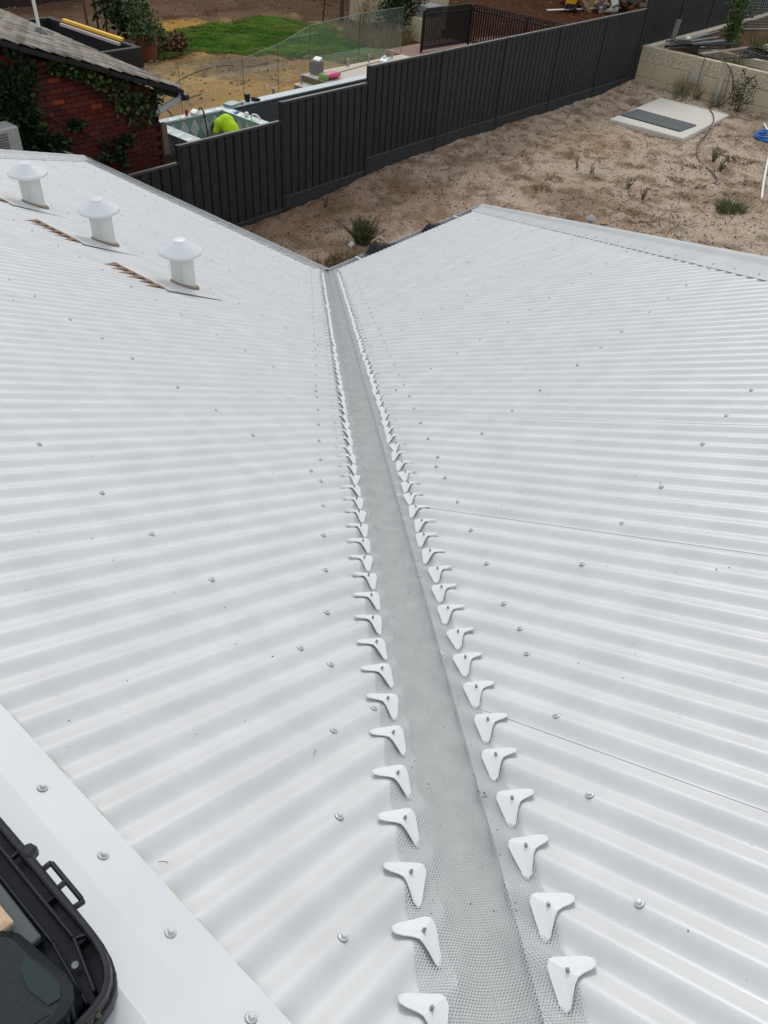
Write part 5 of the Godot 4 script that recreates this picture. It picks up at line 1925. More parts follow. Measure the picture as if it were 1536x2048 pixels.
func pool_area() -> void:
	var y := -1.25
	var p := thing("pool", Vector3(9.0, -2.9, -8.3), "unfinished pool shell with dark grey rendered wall and a diamond tiled spa end", "pool")
	# shell walls: back wall along the fence direction, spa divider, ends and floor
	var sh := MB.new()
	sh.abox(Vector3(6.46, -2.9, -9.56), Vector3(14.0, y - 0.02, -9.31))          # back wall of the pool
	sh.abox(Vector3(4.19, -2.9, -9.56), Vector3(6.46, y - 0.02, -9.36))           # back wall of the spa
	sh.abox(Vector3(4.19, -2.9, -9.36), Vector3(4.51, y - 0.02, -7.15))           # left wall of the spa
	sh.abox(Vector3(6.20, -2.9, -9.36), Vector3(6.46, y - 0.02, -7.15))           # divider
	sh.abox(Vector3(4.19, -2.9, -7.15), Vector3(14.0, y - 0.02, -6.95))           # front wall
	sh.abox(Vector3(13.9, -2.9, -9.31), Vector3(14.0, y - 0.021, -7.15))
	sh.abox(Vector3(4.19, -3.0, -9.56), Vector3(14.0, -2.9, -6.95))
	sh.abox(Vector3(4.51, -2.899, -9.36), Vector3(6.20, -2.45, -7.15))
	put("shell", sh, worn(mat(srgb(88, 92, 92), 0.85), 0.02, 0.85, 0.9, 140), p)
	var cp := MB.new()
	cp.abox(Vector3(6.47, y - 0.019, -9.58), Vector3(14.02, y + 0.012, -9.29), 0.006)
	cp.abox(Vector3(4.17, y - 0.019, -7.17), Vector3(14.02, y + 0.012, -6.93), 0.006)
	put("coping", cp, worn(mat(srgb(196, 206, 208), 0.6), 0.02, 0.88, 1.0, 141), p)
	var light := mat(srgb(190, 196, 192), 0.45)
	var dark := mat(srgb(132, 162, 152), 0.45)
	var mid := mat(srgb(196, 198, 192), 0.45)
	var wht := mat(srgb(208, 214, 214), 0.5)
	var blue := mat(srgb(172, 190, 194), 0.5)
	var faces := [
		[Vector3(4.51, -2.45, -9.357), Vector3(1, 0, 0), Vector3.UP, Vector3(0, 0, 1), 1.69, 1.19, 0.30, 0.46, 0.0, mid, dark],
		[Vector3(6.197, -2.45, -9.35), Vector3(0, 0, 1), Vector3.UP, Vector3(-1, 0, 0), 2.2, 1.19, 0.30, 0.46, 0.0, mid, dark],
		[Vector3(4.513, -2.45, -7.16), Vector3(0, 0, -1), Vector3.UP, Vector3(1, 0, 0), 2.2, 1.19, 0.30, 0.46, 0.0, mid, dark],
		[Vector3(4.187, -2.45, -9.55), Vector3(0, 0, 1), Vector3.UP, Vector3(-1, 0, 0), 2.4, 1.19, 0.30, 0.46, 0.0, mid, dark],
		[Vector3(4.18, y - 0.012, -9.345), Vector3(1, 0, 0), Vector3(0, 0, -1), Vector3.UP, 2.29, 0.225, 0.34, 0.46, 0.0, wht, blue],
		[Vector3(4.18, y - 0.012, -7.15), Vector3(0, 0, -1), Vector3(-1, 0, 0) * -1.0, Vector3.UP, 2.19, 0.335, 0.34, 0.60, 0.0, wht, blue],
		[Vector3(6.20, y - 0.012, -7.15), Vector3(0, 0, -1), Vector3(1, 0, 0), Vector3.UP, 2.19, 0.265, 0.34, 0.54, 0.0, wht, blue]]
	for f in faces:
		var sets := [[], []]
		diamonds(sets, f[0], f[1], f[2], f[3], f[4], f[5], f[6], f[7], f[8])
		for k in 2:
			for mb in sets[k]:
				put("tile", mb, f[9 + k] if f[3].y < 0.5 else f[9 + k], p)
	var ed := MB.new()
	ed.abox(Vector3(4.515, y - 0.045, -9.352), Vector3(6.195, y - 0.020, -9.335), 0.004)
	put("tile_edge", ed, light, p)
	for k in 2:
		var jt := MB.new()
		jt.lathe(Transform3D(Basis(Vector3.RIGHT, PI / 2), Vector3(5.28 + 0.03 * k, -1.72 - 0.06 * k, -9.351)), [Vector2(0.022, 0), Vector2(0.022, 0.012), Vector2(0.010, 0.016), Vector2(0.0, 0.017)], 12)
		put("jet_nozzle", jt, wht, p)
	at_base(p, Vector3(9.0, -2.9, -8.3))
	# things on the coping
	var can := MB.new()
	can.lathe(up_at(Vector3(5.27, y + 0.003, -9.43)), [Vector2(0.028, 0), Vector2(0.034, 0.008), Vector2(0.034, 0.118), Vector2(0.028, 0.128), Vector2(0.0, 0.128)], 16)
	tag(put("drink_can", can, mat(srgb(178, 36, 44), 0.35, 0.3)), "red drink can standing on the tiled spa coping", "can")
	var sb := MB.new()
	sb.box(Transform3D(Basis.from_euler(Vector3(0.1, 0.5, 0.2)), Vector3(5.50, y + 0.035, -9.45)), Vector3(0.20, 0.05, 0.15), 0.02)
	tag(put("plastic_bag", sb, M.white), "crumpled white bag on the spa coping beside the black cable", "bag")
	var hs := MB.new()
	hs.tube(curve([Vector3(5.70, y + 0.03, -9.55), Vector3(5.68, y + 0.10, -9.42), Vector3(5.66, y - 0.02, -9.30), Vector3(5.70, y - 0.45, -9.28), Vector3(5.74, y - 0.8, -9.25), Vector3(5.90, y - 1.1, -9.1)], 6), 0.016, 7)
	tag(put("cable", hs, M.black), "black cable hanging over the spa's back edge into it", "cable")
	var tl := MB.new()
	for k in 3:
		tl.box(Transform3D(Basis(Vector3.UP, 0.1 + 0.05 * k), Vector3(6.62, y + 0.02 + 0.014 * k, -9.45)), Vector3(0.36, 0.012, 0.26), 0.003)
	tag(put("tile_stack", tl, mat(srgb(150, 170, 168), 0.5)), "small stack of grey green tiles at the spa's back right corner", "tiles")
	var c1 := MB.new()
	c1.lathe(up_at(Vector3(7.10, y + 0.012, -9.45)), [Vector2(0.06, 0), Vector2(0.065, 0.16), Vector2(0.055, 0.17), Vector2(0.0, 0.17)], 16)
	tag(put("black_jar", c1, M.black), "upright black jar on the grey pool coping", "jar")
	var c2 := MB.new()
	c2.lathe(up_at(Vector3(6.84, y + 0.012, -9.42)), [Vector2(0.09, 0), Vector2(0.10, 0.025), Vector2(0.0, 0.03)], 16)
	tag(put("black_tray", c2, M.black), "flat round black tray left of the upright black jar", "tray")
	var c3 := MB.new()
	c3.lathe(Transform3D(Basis(Vector3.FORWARD, 0.2), Vector3(7.32, y + 0.012, -9.42)), [Vector2(0.10, 0), Vector2(0.12, 0.05), Vector2(0.10, 0.05), Vector2(0.08, 0.02), Vector2(0, 0.02)], 16)
	tag(put("black_dish", c3, M.black), "shallow black dish right of the upright black jar", "dish")
	var wt := MB.new()
	wt.tube(curve([Vector3(6.30, y + 0.01, -8.45), Vector3(6.31, y + 0.09, -8.38), Vector3(6.33, y + 0.09, -8.26), Vector3(6.35, y + 0.02, -8.18)], 5), 0.022, 8)
	wt.lathe(up_at(Vector3(6.33, y + 0.005, -8.62)), [Vector2(0.05, 0), Vector2(0.05, 0.06), Vector2(0.035, 0.08), Vector2(0, 0.08)], 12)
	tag(put("tap_fitting", wt, M.white), "white curved fitting at the right corner of the tiled spa", "fitting")
	var bc := MB.new()
	bc.box(Transform3D(Basis(Vector3.UP, 0.4), Vector3(6.32, y + 0.012, -8.95)), Vector3(0.16, 0.02, 0.07), 0.006)
	tag(put("blue_sponge", bc, mat(srgb(70, 110, 170), 0.8)), "small blue sponge on the spa's right coping", "sponge")
	# paved platform and steps
	var sl := MB.new()
	sl.abox(Vector3(10.02, -1.9, -10.55), Vector3(14.2, y + 0.004, -9.59), 0.012)
	var pv := thing("concrete_steps", Vector3(10.5, -1.9, -10.0), "pale concrete platform with two lower steps beside the pool coping", "steps")
	put("platform", sl, M.pavestep, pv)
	var sa := MB.new()
	sa.abox(Vector3(9.64, -1.9, -10.5), Vector3(10.018, y - 0.165, -9.59), 0.012)
	put("step", sa, M.pavestep, pv)
	var sc := MB.new()
	sc.abox(Vector3(9.26, -1.9, -10.45), Vector3(9.638, y - 0.33, -9.59), 0.012)
	put("step", sc, M.pavestep, pv)
	var fr := MB.new()
	fr.abox(Vector3(10.003, y - 0.160, -10.5), Vector3(10.0185, y - 0.02, -9.6))
	fr.abox(Vector3(9.622, y - 0.326, -10.45), Vector3(9.6385, y - 0.185, -9.6))
	fr.abox(Vector3(9.245, -1.86, -10.40), Vector3(9.2585, y - 0.35, -9.6))
	put("riser", fr, M.stepside, pv)
	at_base(pv, Vector3(10.5, -1.9, -10.0))
	var br := MB.new()
	for k in 6:
		br.abox(Vector3(14.22 + k * 0.52, -1.9, -11.2), Vector3(14.735 + k * 0.52, y + 0.002, -6.4), 0.006)
	structure(put("paving", br, worn(mat(srgb(150, 116, 104), 0.9), 0.03, 0.75, 1.2, 142)))
	# a bag of adhesive, pavers, a cord, bits
	var pk := thing("cement_bag", Vector3(10.3, y, -9.75), "pink and green bag lying on the pale concrete platform", "bag")
	var pb := MB.new()
	var pp := PackedVector3Array()
	for i in 13:
		for j in 13:
			var u := i / 12.0
			var an := TAU * j / 12.0
			var r := pow(sin(PI * clampf(u * 0.94 + 0.03, 0, 1)), 0.35) * (1.0 + 0.12 * noise2.get_noise_2d(u * 5.0, an))
			pp.append(Vector3(10.02 + 0.62 * u, y + 0.09 + 0.085 * r * sin(an), -9.78 + 0.17 * r * cos(an)))
	pb.grid(pp, 13, 13)
	put("sack", pb, worn(mat(srgb(226, 72, 122), 0.5), 0.05, 0.75, 3.0, 143), pk)
	var pe := MB.new()
	pe.box(Transform3D(Basis(Vector3.UP, 0.05), Vector3(10.055, y + 0.085, -9.78)), Vector3(0.12, 0.155, 0.30), 0.05)
	put("sack_end", pe, mat(srgb(122, 164, 84), 0.6), pk)
	at_base(pk, Vector3(10.3, y, -9.75))
	for k in 5:
		var mb := MB.new()
		mb.box(Transform3D(Basis(Vector3.UP, R(-0.08, 0.08)), Vector3(10.36, y + 0.034 + 0.062 * k, -10.33)), Vector3(0.26, 0.058, 0.26), 0.006)
		tag(put("paver", mb, worn(mat(srgb(142, 142, 140), 0.9), 0.05, 0.75, 2.5, 144)), ["bottom", "second from bottom", "middle", "second from top", "top"][k] + " grey paver of the small stack on the pale platform", "paver")
	var pw := MB.new()
	pw.box(Transform3D(Basis.from_euler(Vector3(0.1, 0.4, 0.15)), Vector3(10.38, y + 0.36, -10.33)), Vector3(0.24, 0.05, 0.2), 0.02)
	tag(put("paper", pw, M.white), "folded white paper on top of the grey paver stack", "paper")
	var cd := MB.new()
	cd.tube(curve([Vector3(9.75, y - 0.15, -9.75), Vector3(9.98, y - 0.14, -9.80), Vector3(10.05, y + 0.014, -9.95), Vector3(11.2, y + 0.014, -10.12), Vector3(12.6, y + 0.014, -10.28), Vector3(13.4, y + 0.014, -10.33)], 6), 0.010, 6)
	tag(put("brown_cord", cd, mat(srgb(140, 96, 70), 0.7)), "thin brown cord running over the concrete platform and steps", "cord")
	var bg := MB.new()
	bg.box(Transform3D(Basis.from_euler(Vector3(0.1, 0.5, 0.12)), Vector3(12.98, y + 0.05, -10.2)), Vector3(0.36, 0.08, 0.22), 0.03)
	bg.box(Transform3D(Basis.from_euler(Vector3(0.5, 0.2, 0.3)), Vector3(13.05, y + 0.09, -10.25)), Vector3(0.16, 0.12, 0.12), 0.04)
	tag(put("plastic_bag", bg, mat(srgb(214, 222, 226), 0.35)), "pale translucent bag on the platform near the fence step", "bag")
	var gf := thing("glass_fence", Vector3(9.0, -1.6, -10.5), "frameless clear glass pool fence on steel spigots, its top raked up over the steps", "glass fence")
	for q in [[8.9, -1.60, -10.48], [9.85, -1.40, -10.40], [11.72, y, -10.46], [12.62, y, -10.47], [13.6, y, -10.42]]:
		var mb := MB.new()
		mb.abox(Vector3(q[0] - 0.03, q[1] - 0.05, q[2] - 0.03), Vector3(q[0] + 0.03, q[1] + 0.19, q[2] + 0.03), 0.006)
		put("spigot", mb, mat(srgb(170, 172, 174), 0.3, 0.7), gf)
	# frameless glass panels
	var gs := [[4.1, 5.96, -1.60, -0.42, -0.54], [5.985, 7.91, -1.60, -0.55, -0.62], [7.935, 9.10, -1.60, -0.62, -0.45], [9.125, 10.26, -1.22, -0.45, -0.14], [10.285, 12.21, -1.20, -0.14, -0.03], [12.235, 14.1, -1.20, -0.03, -0.03]]
	for i in gs.size():
		var q: Array = gs[i]
		var mb := MB.new()
		mb.prism(PackedVector2Array([Vector2(q[0], q[2] if i != 3 else -1.38), Vector2(q[1], q[2]), Vector2(q[1], q[4]), Vector2(q[0], q[3])]), Transform3D(Basis(), Vector3(0, 0, -10.506)), 0.012)
		var g := put("glass_panel", mb, M.glass, gf)
		var e := MB.new()
		e.bar(Vector3(q[1] + 0.004, q[2], -10.5), Vector3(q[1] + 0.004, q[4], -10.5), 0.010, 0.010, 0.0, Vector3.RIGHT)
		put("edge", e, mat(srgb(48, 74, 62), 0.3), g)
		var e2 := MB.new()
		e2.bar(Vector3(q[0], q[3] + 0.003, -10.5), Vector3(q[1], q[4] + 0.003, -10.5), 0.012, 0.006)
		put("top_edge", e2, mat(srgb(112, 132, 122), 0.3), g)
	at_base(gf, Vector3(9.0, -1.6, -10.5))
	picket_fence()

func picket_fence() -> void:
	var f := thing("picket_fence", Vector3(16, -1.25, -10.0), "black metal picket pool fence with a corner, standing on brown paving", "fence")
	var pk := MB.new()
	pk.abox(Vector3(-0.021, 0.06, -0.013), Vector3(0.021, 1.14, 0.013), 0.003)
	var pm := pk.mesh()
	var runs := [[Vector3(14.92, -1.25, -10.38), Vector3(17.10, -1.25, -10.20), 30], [Vector3(17.10, -1.25, -10.20), Vector3(17.10, -1.25, -6.45), 40]]
	for r in runs:
		var a: Vector3 = r[0]
		var b: Vector3 = r[1]
		var d := (b - a).normalized()
		for i in range(1, r[2]):
			put_m("picket", pm, M.blackmetal, f, Transform3D(Basis(d, Vector3.UP, d.cross(Vector3.UP)), a.lerp(b, float(i) / r[2])))
		for hh in [0.14, 0.98]:
			var rb := MB.new()
			var off := Vector3(0, hh, 0) + d.cross(Vector3.UP) * 0.024
			rb.bar(a + off, b + off, 0.022, 0.038, 0.003)
			put("rail", rb, M.blackmetal, f)
	for p in [runs[0][0], runs[0][1], Vector3(17.10, -1.25, -8.15), runs[1][1]]:
		var mb := MB.new()
		mb.abox(p + Vector3(-0.03, -0.02, -0.03), p + Vector3(0.03, 1.10, 0.03), 0.004)
		put("post", mb, M.blackmetal, f)
	at_base(f, Vector3(16, -1.25, -10.0))

# ------------------------------------------------------------------ the worker bending in the spa
func sdf_mesh(bones: Array, cell: float, k: float, mb: MB) -> void:
	# tapered capsules [a, b, ra, rb] joined with a smooth minimum, meshed as surface nets
	var lo := Vector3(1e9, 1e9, 1e9)
	var hi := -lo
	for b in bones:
		var rr: float = maxf(b[2], b[3]) + cell * 2 + k
		for p in [b[0], b[1]]:
			lo = lo.min(p - Vector3.ONE * rr)
			hi = hi.max(p + Vector3.ONE * rr)
	var n := Vector3i(((hi - lo) / cell).ceil()) + Vector3i.ONE
	var f := PackedFloat32Array()
	f.resize(n.x * n.y * n.z)
	f.fill(1.0)
	for b in bones:
		var a: Vector3 = b[0]
		var e: Vector3 = b[1]
		var ab := e - a
		var l2 := maxf(ab.length_squared(), 1e-8)
		var rr: float = maxf(b[2], b[3]) + k + cell * 2
		var i0 := Vector3i(((a.min(e) - Vector3.ONE * rr - lo) / cell).floor()).max(Vector3i.ZERO)
		var i1 := Vector3i(((a.max(e) + Vector3.ONE * rr - lo) / cell).ceil()).min(n - Vector3i.ONE)
		for x in range(i0.x, i1.x + 1):
			for y in range(i0.y, i1.y + 1):
				for z in range(i0.z, i1.z + 1):
					var p := lo + Vector3(x, y, z) * cell
					var t := clampf((p - a).dot(ab) / l2, 0.0, 1.0)
					var d: float = p.distance_to(a + ab * t) - lerpf(b[2], b[3], t)
					var id := (x * n.y + y) * n.z + z
					var q := f[id]
					var h := maxf(k - absf(q - d), 0.0) / k
					f[id] = minf(q, d) - h * h * k * 0.25
	var vid := {}
	var vs := PackedVector3Array()
	var sy := n.z
	var sx := n.y * n.z
	for x in n.x - 1:
		for y in n.y - 1:
			for z in n.z - 1:
				var id := x * sx + y * sy + z
				var inside := 0
				var sum := Vector3.ZERO
				var cnt := 0
				for c in 8:
					if f[id + (c & 1) * sx + ((c >> 1) & 1) * sy + ((c >> 2) & 1)] < 0.0:
						inside += 1
				if inside == 0 or inside == 8:
					continue
				for ax in 3:
					for c in 4:
						var o := Vector3i.ZERO
						o[(ax + 1) % 3] = c & 1
						o[(ax + 2) % 3] = c >> 1
						var o2 := o
						o2[ax] = 1
						var fa := f[id + o.x * sx + o.y * sy + o.z]
						var fb := f[id + o2.x * sx + o2.y * sy + o2.z]
						if (fa < 0.0) != (fb < 0.0):
							sum += Vector3(o).lerp(Vector3(o2), fa / (fa - fb))
							cnt += 1
				vid[id] = vs.size()
				vs.append(lo + (Vector3(x, y, z) + sum / cnt) * cell)
	var base := mb.v.size()
	for p in vs:
		mb.vert(p, Vector3.ZERO)
	for id in vid:
		var x: int = id / sx
		var y: int = (id % sx) / sy
		var z: int = id % sy
		if x < 1 or y < 1 or z < 1:
			continue
		var steps := [sx, sy, 1]
		for ax in 3:
			var fa := f[id]
			var fb := f[id + steps[ax]]
			if (fa < 0.0) == (fb < 0.0):
				continue
			var u: int = steps[(ax + 1) % 3]
			var w: int = steps[(ax + 2) % 3]
			var q := [id, id - u, id - u - w, id - w]
			if not (vid.has(q[1]) and vid.has(q[2]) and vid.has(q[3])):
				continue
			var v: Array = q.map(func(i): return vid[i] + base)
			if fa >= 0.0:
				v.reverse()
			var nn := (mb.v[v[2]] - mb.v[v[0]]).cross(mb.v[v[3]] - mb.v[v[1]])
			for i in v:
				mb.n[i] += nn
			for i in [0, 2, 1, 0, 3, 2]:
				mb.ix.append(v[i])
	for i in range(base, mb.v.size()):
		mb.n[i] = mb.n[i].normalized()

func worker() -> void:
	var fl := -2.448
	var o := Vector3(5.64, fl, -8.30)
	var w := thing("person", o, "person in a fluorescent yellow green shirt bending forward inside the tiled spa", "person")
	var hipc := o + Vector3(0.0, 0.92, 0.12)
	var chest := o + Vector3(0.0, 1.20, -0.22)
	var neck := o + Vector3(-0.02, 1.16, -0.43)
	var head := o + Vector3(-0.04, 1.02, -0.56)
	var body := []
	var shirt := []
	var trous := []
	for s in [-1.0, 1.0]:
		var hip := hipc + Vector3(0.095 * s, -0.02, 0)
		var kn := o + Vector3(0.13 * s, 0.50, -0.06 + 0.05 * s)
		var an := o + Vector3(0.14 * s, 0.09, 0.08 + 0.05 * s)
		var toe := o + Vector3(0.16 * s, 0.035, -0.12 + 0.05 * s)
		body.append_array([[hip, kn, 0.088, 0.058], [kn, an, 0.056, 0.038], [an, toe, 0.040, 0.034]])
		trous.append_array([[hip, kn, 0.102, 0.072], [kn, an + Vector3(0, 0.03, 0), 0.070, 0.056]])
		var sho := chest + Vector3(0.185 * s, -0.01, -0.09)
		var el := sho + Vector3(0.07 * s, -0.27, -0.02)
		var wr := el + Vector3(-0.04 * s, -0.22, -0.12)
		body.append_array([[sho, el, 0.050, 0.040], [el, wr, 0.040, 0.028], [wr, wr + Vector3(-0.01 * s, -0.09, -0.03), 0.034, 0.030]])
		shirt.append_array([[sho + Vector3(-0.03 * s, 0, 0.02), sho.lerp(el, 0.55), 0.078, 0.070]])
		# fingers, curled round the trowel or resting
		for q in 4:
			var kb := wr + Vector3(-0.01 * s + (q - 1.5) * 0.018, -0.085, -0.03)
			body.append([kb, kb + Vector3(0, -0.045 + 0.004 * absf(q - 1.5), -0.012), 0.011, 0.010])
			body.append([kb + Vector3(0, -0.045, -0.012), kb + Vector3(0, -0.065, 0.010), 0.010, 0.009])
		body.append([wr + Vector3(-0.03 * s, -0.03, -0.01), wr + Vector3(-0.055 * s, -0.075, -0.03), 0.013, 0.010])
	body.append_array([[hipc, hipc.lerp(chest, 0.55), 0.130, 0.125], [hipc.lerp(chest, 0.55), chest, 0.125, 0.145], [chest + Vector3(-0.12, 0, -0.06), chest + Vector3(0.12, 0, -0.06), 0.080, 0.080], [chest, neck, 0.080, 0.055], [neck, head, 0.055, 0.060], [head + Vector3(0, 0.02, 0.01), head + Vector3(0, -0.06, -0.05), 0.098, 0.080], [head + Vector3(0, -0.05, -0.12), head + Vector3(0, -0.075, -0.135), 0.018, 0.016]])
	shirt.append_array([[hipc + Vector3(0, 0.03, -0.02), hipc.lerp(chest, 0.55) + Vector3(0, 0.02, 0), 0.150, 0.160], [hipc.lerp(chest, 0.55), chest + Vector3(0, 0.01, 0), 0.160, 0.168], [chest + Vector3(-0.15, 0, -0.07), chest + Vector3(0.15, 0, -0.07), 0.095, 0.095]])
	trous.append([hipc + Vector3(-0.07, 0.0, 0.0), hipc + Vector3(0.07, 0.0, 0.0), 0.125, 0.125])
	var mb := MB.new()
	sdf_mesh(body, 0.020, 0.05, mb)
	put("body", mb, mat(srgb(150, 104, 82), 0.6), w)
	var ms := MB.new()
	sdf_mesh(shirt, 0.018, 0.06, ms)
	put("shirt", ms, worn(mat(srgb(202, 238, 30), 0.85), 0.03, 0.88, 3.0, 150, 0.6), w)
	var mt := MB.new()
	sdf_mesh(trous, 0.020, 0.05, mt)
	put("trousers", mt, mat(srgb(52, 56, 66), 0.9), w)
	var hr := MB.new()
	sdf_mesh([[head + Vector3(0, 0.035, 0.02), head + Vector3(0, -0.01, -0.01), 0.100, 0.095]], 0.015, 0.03, hr)
	put("hair", hr, mat(srgb(40, 32, 28), 0.8), w)
	at_base(w, o)

# ------------------------------------------------------------------ neighbour's garden
func garden() -> void:
	# lawn blades
	var bm := MB.new()
	for k in 5:
		var an := TAU * k / 5.0 + 0.3
		bm.blade(Vector3(cos(an), 0, sin(an)) * 0.12, Vector3(cos(an) * 0.5, 1, sin(an) * 0.5).normalized(), Vector3(-sin(an), 0, cos(an)), 1.0, 0.09, 0.3)
	var xs := []
	var cs := []
	for i in 42000:
		var x := R(8.6, 17.4)
		var z := R(-19.3, -12.1)
		var d := lawn_depth(x, z)
		var keep := smoothstep(-0.25, 0.25, d)
		if x > 13.4 and z > -14.4:
			keep = maxf(keep * 0.6, 0.35 * smoothstep(2.4, 0.6, Vector2((x - 14.8) * 0.6, z + 12.6).length()))
		if rng.randf() > keep:
			continue
		var s := R(0.05, 0.13)
		xs.append(Transform3D(Basis.from_euler(Vector3(R(-0.2, 0.2), R(0, TAU), R(-0.2, 0.2))).scaled(Vector3(s, s * R(0.6, 1.1), s)), Vector3(x, garden_y(x, z) - 0.005, z)))
		var n := noise.get_noise_2d(x * 1.2, z * 1.2)
		var c := lin(94, 142, 36).lerp(lin(136, 170, 62), clampf(0.5 + n * 1.6, 0, 1))
		c = c.lerp(lin(128, 128, 66), clampf(0.55 - d * 1.2, 0, 0.55))
		c = c.lerp(lin(150, 142, 84), 0.6 * smoothstep(0.1, 0.4, noise2.get_noise_2d(x * 0.7 + 8, z * 0.7)))
		c = c.lerp(lin(42, 72, 22), R(0, 0.5))
		cs.append(c)
	many("lawn_grass", bm.mesh(), M.leafy, xs, cs)
	# sandy ruts and a hose lying on the sand
	var hs := MB.new()
	var pts := []
	for p in [Vector2(6.6, -12.3), Vector2(7.6, -12.9), Vector2(8.4, -13.2), Vector2(9.4, -13.15), Vector2(10.4, -13.1), Vector2(11.3, -13.25), Vector2(12.2, -13.5)]:
		pts.append(Vector3(p.x, garden_y(p.x, p.y) + 0.015, p.y))
	hs.tube(curve(pts, 6), 0.018, 6)
	tag(put("hose", hs, mat(srgb(84, 72, 54), 0.7)), "thin dark hose crossing the yellow sand behind the glass panels", "hose")
	var h2 := MB.new()
	pts = []
	for p in [Vector2(6.4, -11.75), Vector2(7.6, -11.85), Vector2(9.0, -11.95), Vector2(10.0, -12.4), Vector2(10.6, -12.9)]:
		pts.append(Vector3(p.x, garden_y(p.x, p.y) + 0.012, p.y))
	h2.tube(curve(pts, 6), 0.014, 6)
	tag(put("cord", h2, mat(srgb(84, 72, 54), 0.7)), "thin cord on the yellow sand between hose and pool", "cord")
	# terracotta pot with its bush
	var gy := garden_y(8.75, -15.6)
	var pot := MB.new()
	pot.lathe(up_at(Vector3(8.75, gy - 0.03, -15.6), 0.0, 0.74), [Vector2(0.30, 0), Vector2(0.34, 0.12), Vector2(0.40, 0.50), Vector2(0.41, 0.80), Vector2(0.39, 0.84), Vector2(0.43, 0.86), Vector2(0.43, 0.92), Vector2(0.36, 0.92), Vector2(0.34, 0.84), Vector2(0.0, 0.82)], 28)
	tag(put("flower_pot", pot, worn(mat(srgb(142, 78, 58), 0.9), 0.03, 0.68, 1.5, 160, 0.2)), "large terracotta pot beside the tiled roof, green plant spilling over", "pot")
	gy -= 0.26
	var pl := thing("potted_plant", Vector3(8.75, gy + 0.8, -15.6), "grey green plant spilling out of the big terracotta pot", "plant")
	foliage("foliage", [[Vector3(8.75, gy + 1.15, -15.6), Vector3(0.50, 0.42, 0.50)], [Vector3(8.55, gy + 1.0, -15.4), Vector3(0.42, 0.34, 0.36)], [Vector3(9.1, gy + 0.9, -15.8), Vector3(0.36, 0.30, 0.36)], [Vector3(8.75, gy + 1.5, -15.9), Vector3(0.34, 0.3, 0.34)]], 3600, 0.11, [lin(70, 86, 52), lin(104, 116, 74), lin(52, 66, 38)], pl)
	at_base(pl, Vector3(8.75, gy + 0.8, -15.6))
	var dr := thing("dry_shrub", Vector3(9.75, garden_y(9.75, -15.9), -15.9), "brown dead shrub heap between terracotta pot and lawn", "shrub")
	foliage("foliage", [[Vector3(9.7, garden_y(9.7, -15.9) + 0.25, -15.9), Vector3(0.55, 0.35, 0.5)], [Vector3(10.2, garden_y(10.2, -16.1) + 0.2, -16.1), Vector3(0.4, 0.3, 0.4)]], 1600, 0.12, [lin(96, 70, 50), lin(128, 96, 70), lin(58, 50, 34)], dr)
	at_base(dr, Vector3(9.75, garden_y(9.75, -15.9), -15.9))
	# tree with dark wrapped umbrella beside it
	var ty := garden_y(10.1, -18.3)
	var tr := thing("small_tree", Vector3(10.1, ty, -18.3), "dark green leafy small tree by the black planter, top left", "tree")
	var tk := MB.new()
	tk.tube(curve([Vector3(10.1, ty - 0.1, -18.3), Vector3(10.15, ty + 0.9, -18.3), Vector3(10.05, ty + 2.2, -18.35), Vector3(10.2, ty + 3.4, -18.4)], 4), [0.09, 0.085, 0.08, 0.075, 0.07, 0.065, 0.06, 0.055, 0.05, 0.045, 0.04, 0.035, 0.03], 8)
	tk.tube(curve([Vector3(10.12, ty + 0.8, -18.3), Vector3(10.6, ty + 1.7, -18.2), Vector3(10.9, ty + 2.3, -18.2)], 4), 0.03, 6)
	put("trunk", tk, mat(srgb(74, 60, 48), 0.9), tr)
	var tl := []
	for i in 18:
		tl.append([Vector3(9.75 + R(-0.55, 0.75), ty + R(0.15, 2.6), -17.9 + R(-0.6, 0.6)), Vector3.ONE * R(0.30, 0.55)])
	foliage("crown", tl, 9000, 0.15, [lin(32, 50, 26), lin(50, 76, 36), lin(24, 36, 22), lin(70, 98, 48)], tr)
	at_base(tr, Vector3(10.1, ty, -18.3))
	var um := MB.new()
	var uy := garden_y(10.0, -19.3)
	um.lathe(up_at(Vector3(9.85, uy + 0.9, -19.2)), [Vector2(0.0, 0.0), Vector2(0.20, 0.05), Vector2(0.28, 0.35), Vector2(0.20, 1.4), Vector2(0.05, 2.2), Vector2(0, 2.25)], 9)
	um.tube(PackedVector3Array([Vector3(9.85, uy, -19.2), Vector3(9.85, uy + 1.0, -19.2)]), 0.03, 8)
	tag(put("folded_umbrella", um, mat(srgb(34, 40, 52), 0.85)), "folded dark navy garden umbrella left of the small tree", "umbrella")
	for i in 2:
		var mb := MB.new()
		var x: float = [9.92, 9.90][i]
		var z: float = [-20.4, -19.75][i]
		mb.tube(PackedVector3Array([Vector3(x, garden_y(x, z) - 0.05, z), Vector3(x - 0.03, garden_y(x, z) + [2.4, 2.0][i], z)]), [0.045, 0.035][i], 8)
		tag(put("garden_post", mb, [M.brown, mat(srgb(58, 48, 42), 0.8)][i]), ["brown post standing behind the black planter, left one", "thin dark post with wire, right of the brown post"][i], "post")
	# raised black planter with the yellow beam on its edge
	var pt := thing("planter_box", Vector3(6.6, -1.8, -16.3), "long black raised planter box behind the tiled roof", "planter")
	var pm := MB.new()
	pm.abox(Vector3(7.38, -2.0, -18.3), Vector3(7.54, -0.98, -14.25), 0.01)
	pm.abox(Vector3(5.9, -2.0, -18.45), Vector3(7.54, -0.98, -18.301), 0.01)
	pm.abox(Vector3(5.9, -2.0, -14.249), Vector3(7.54, -0.98, -14.10), 0.01)
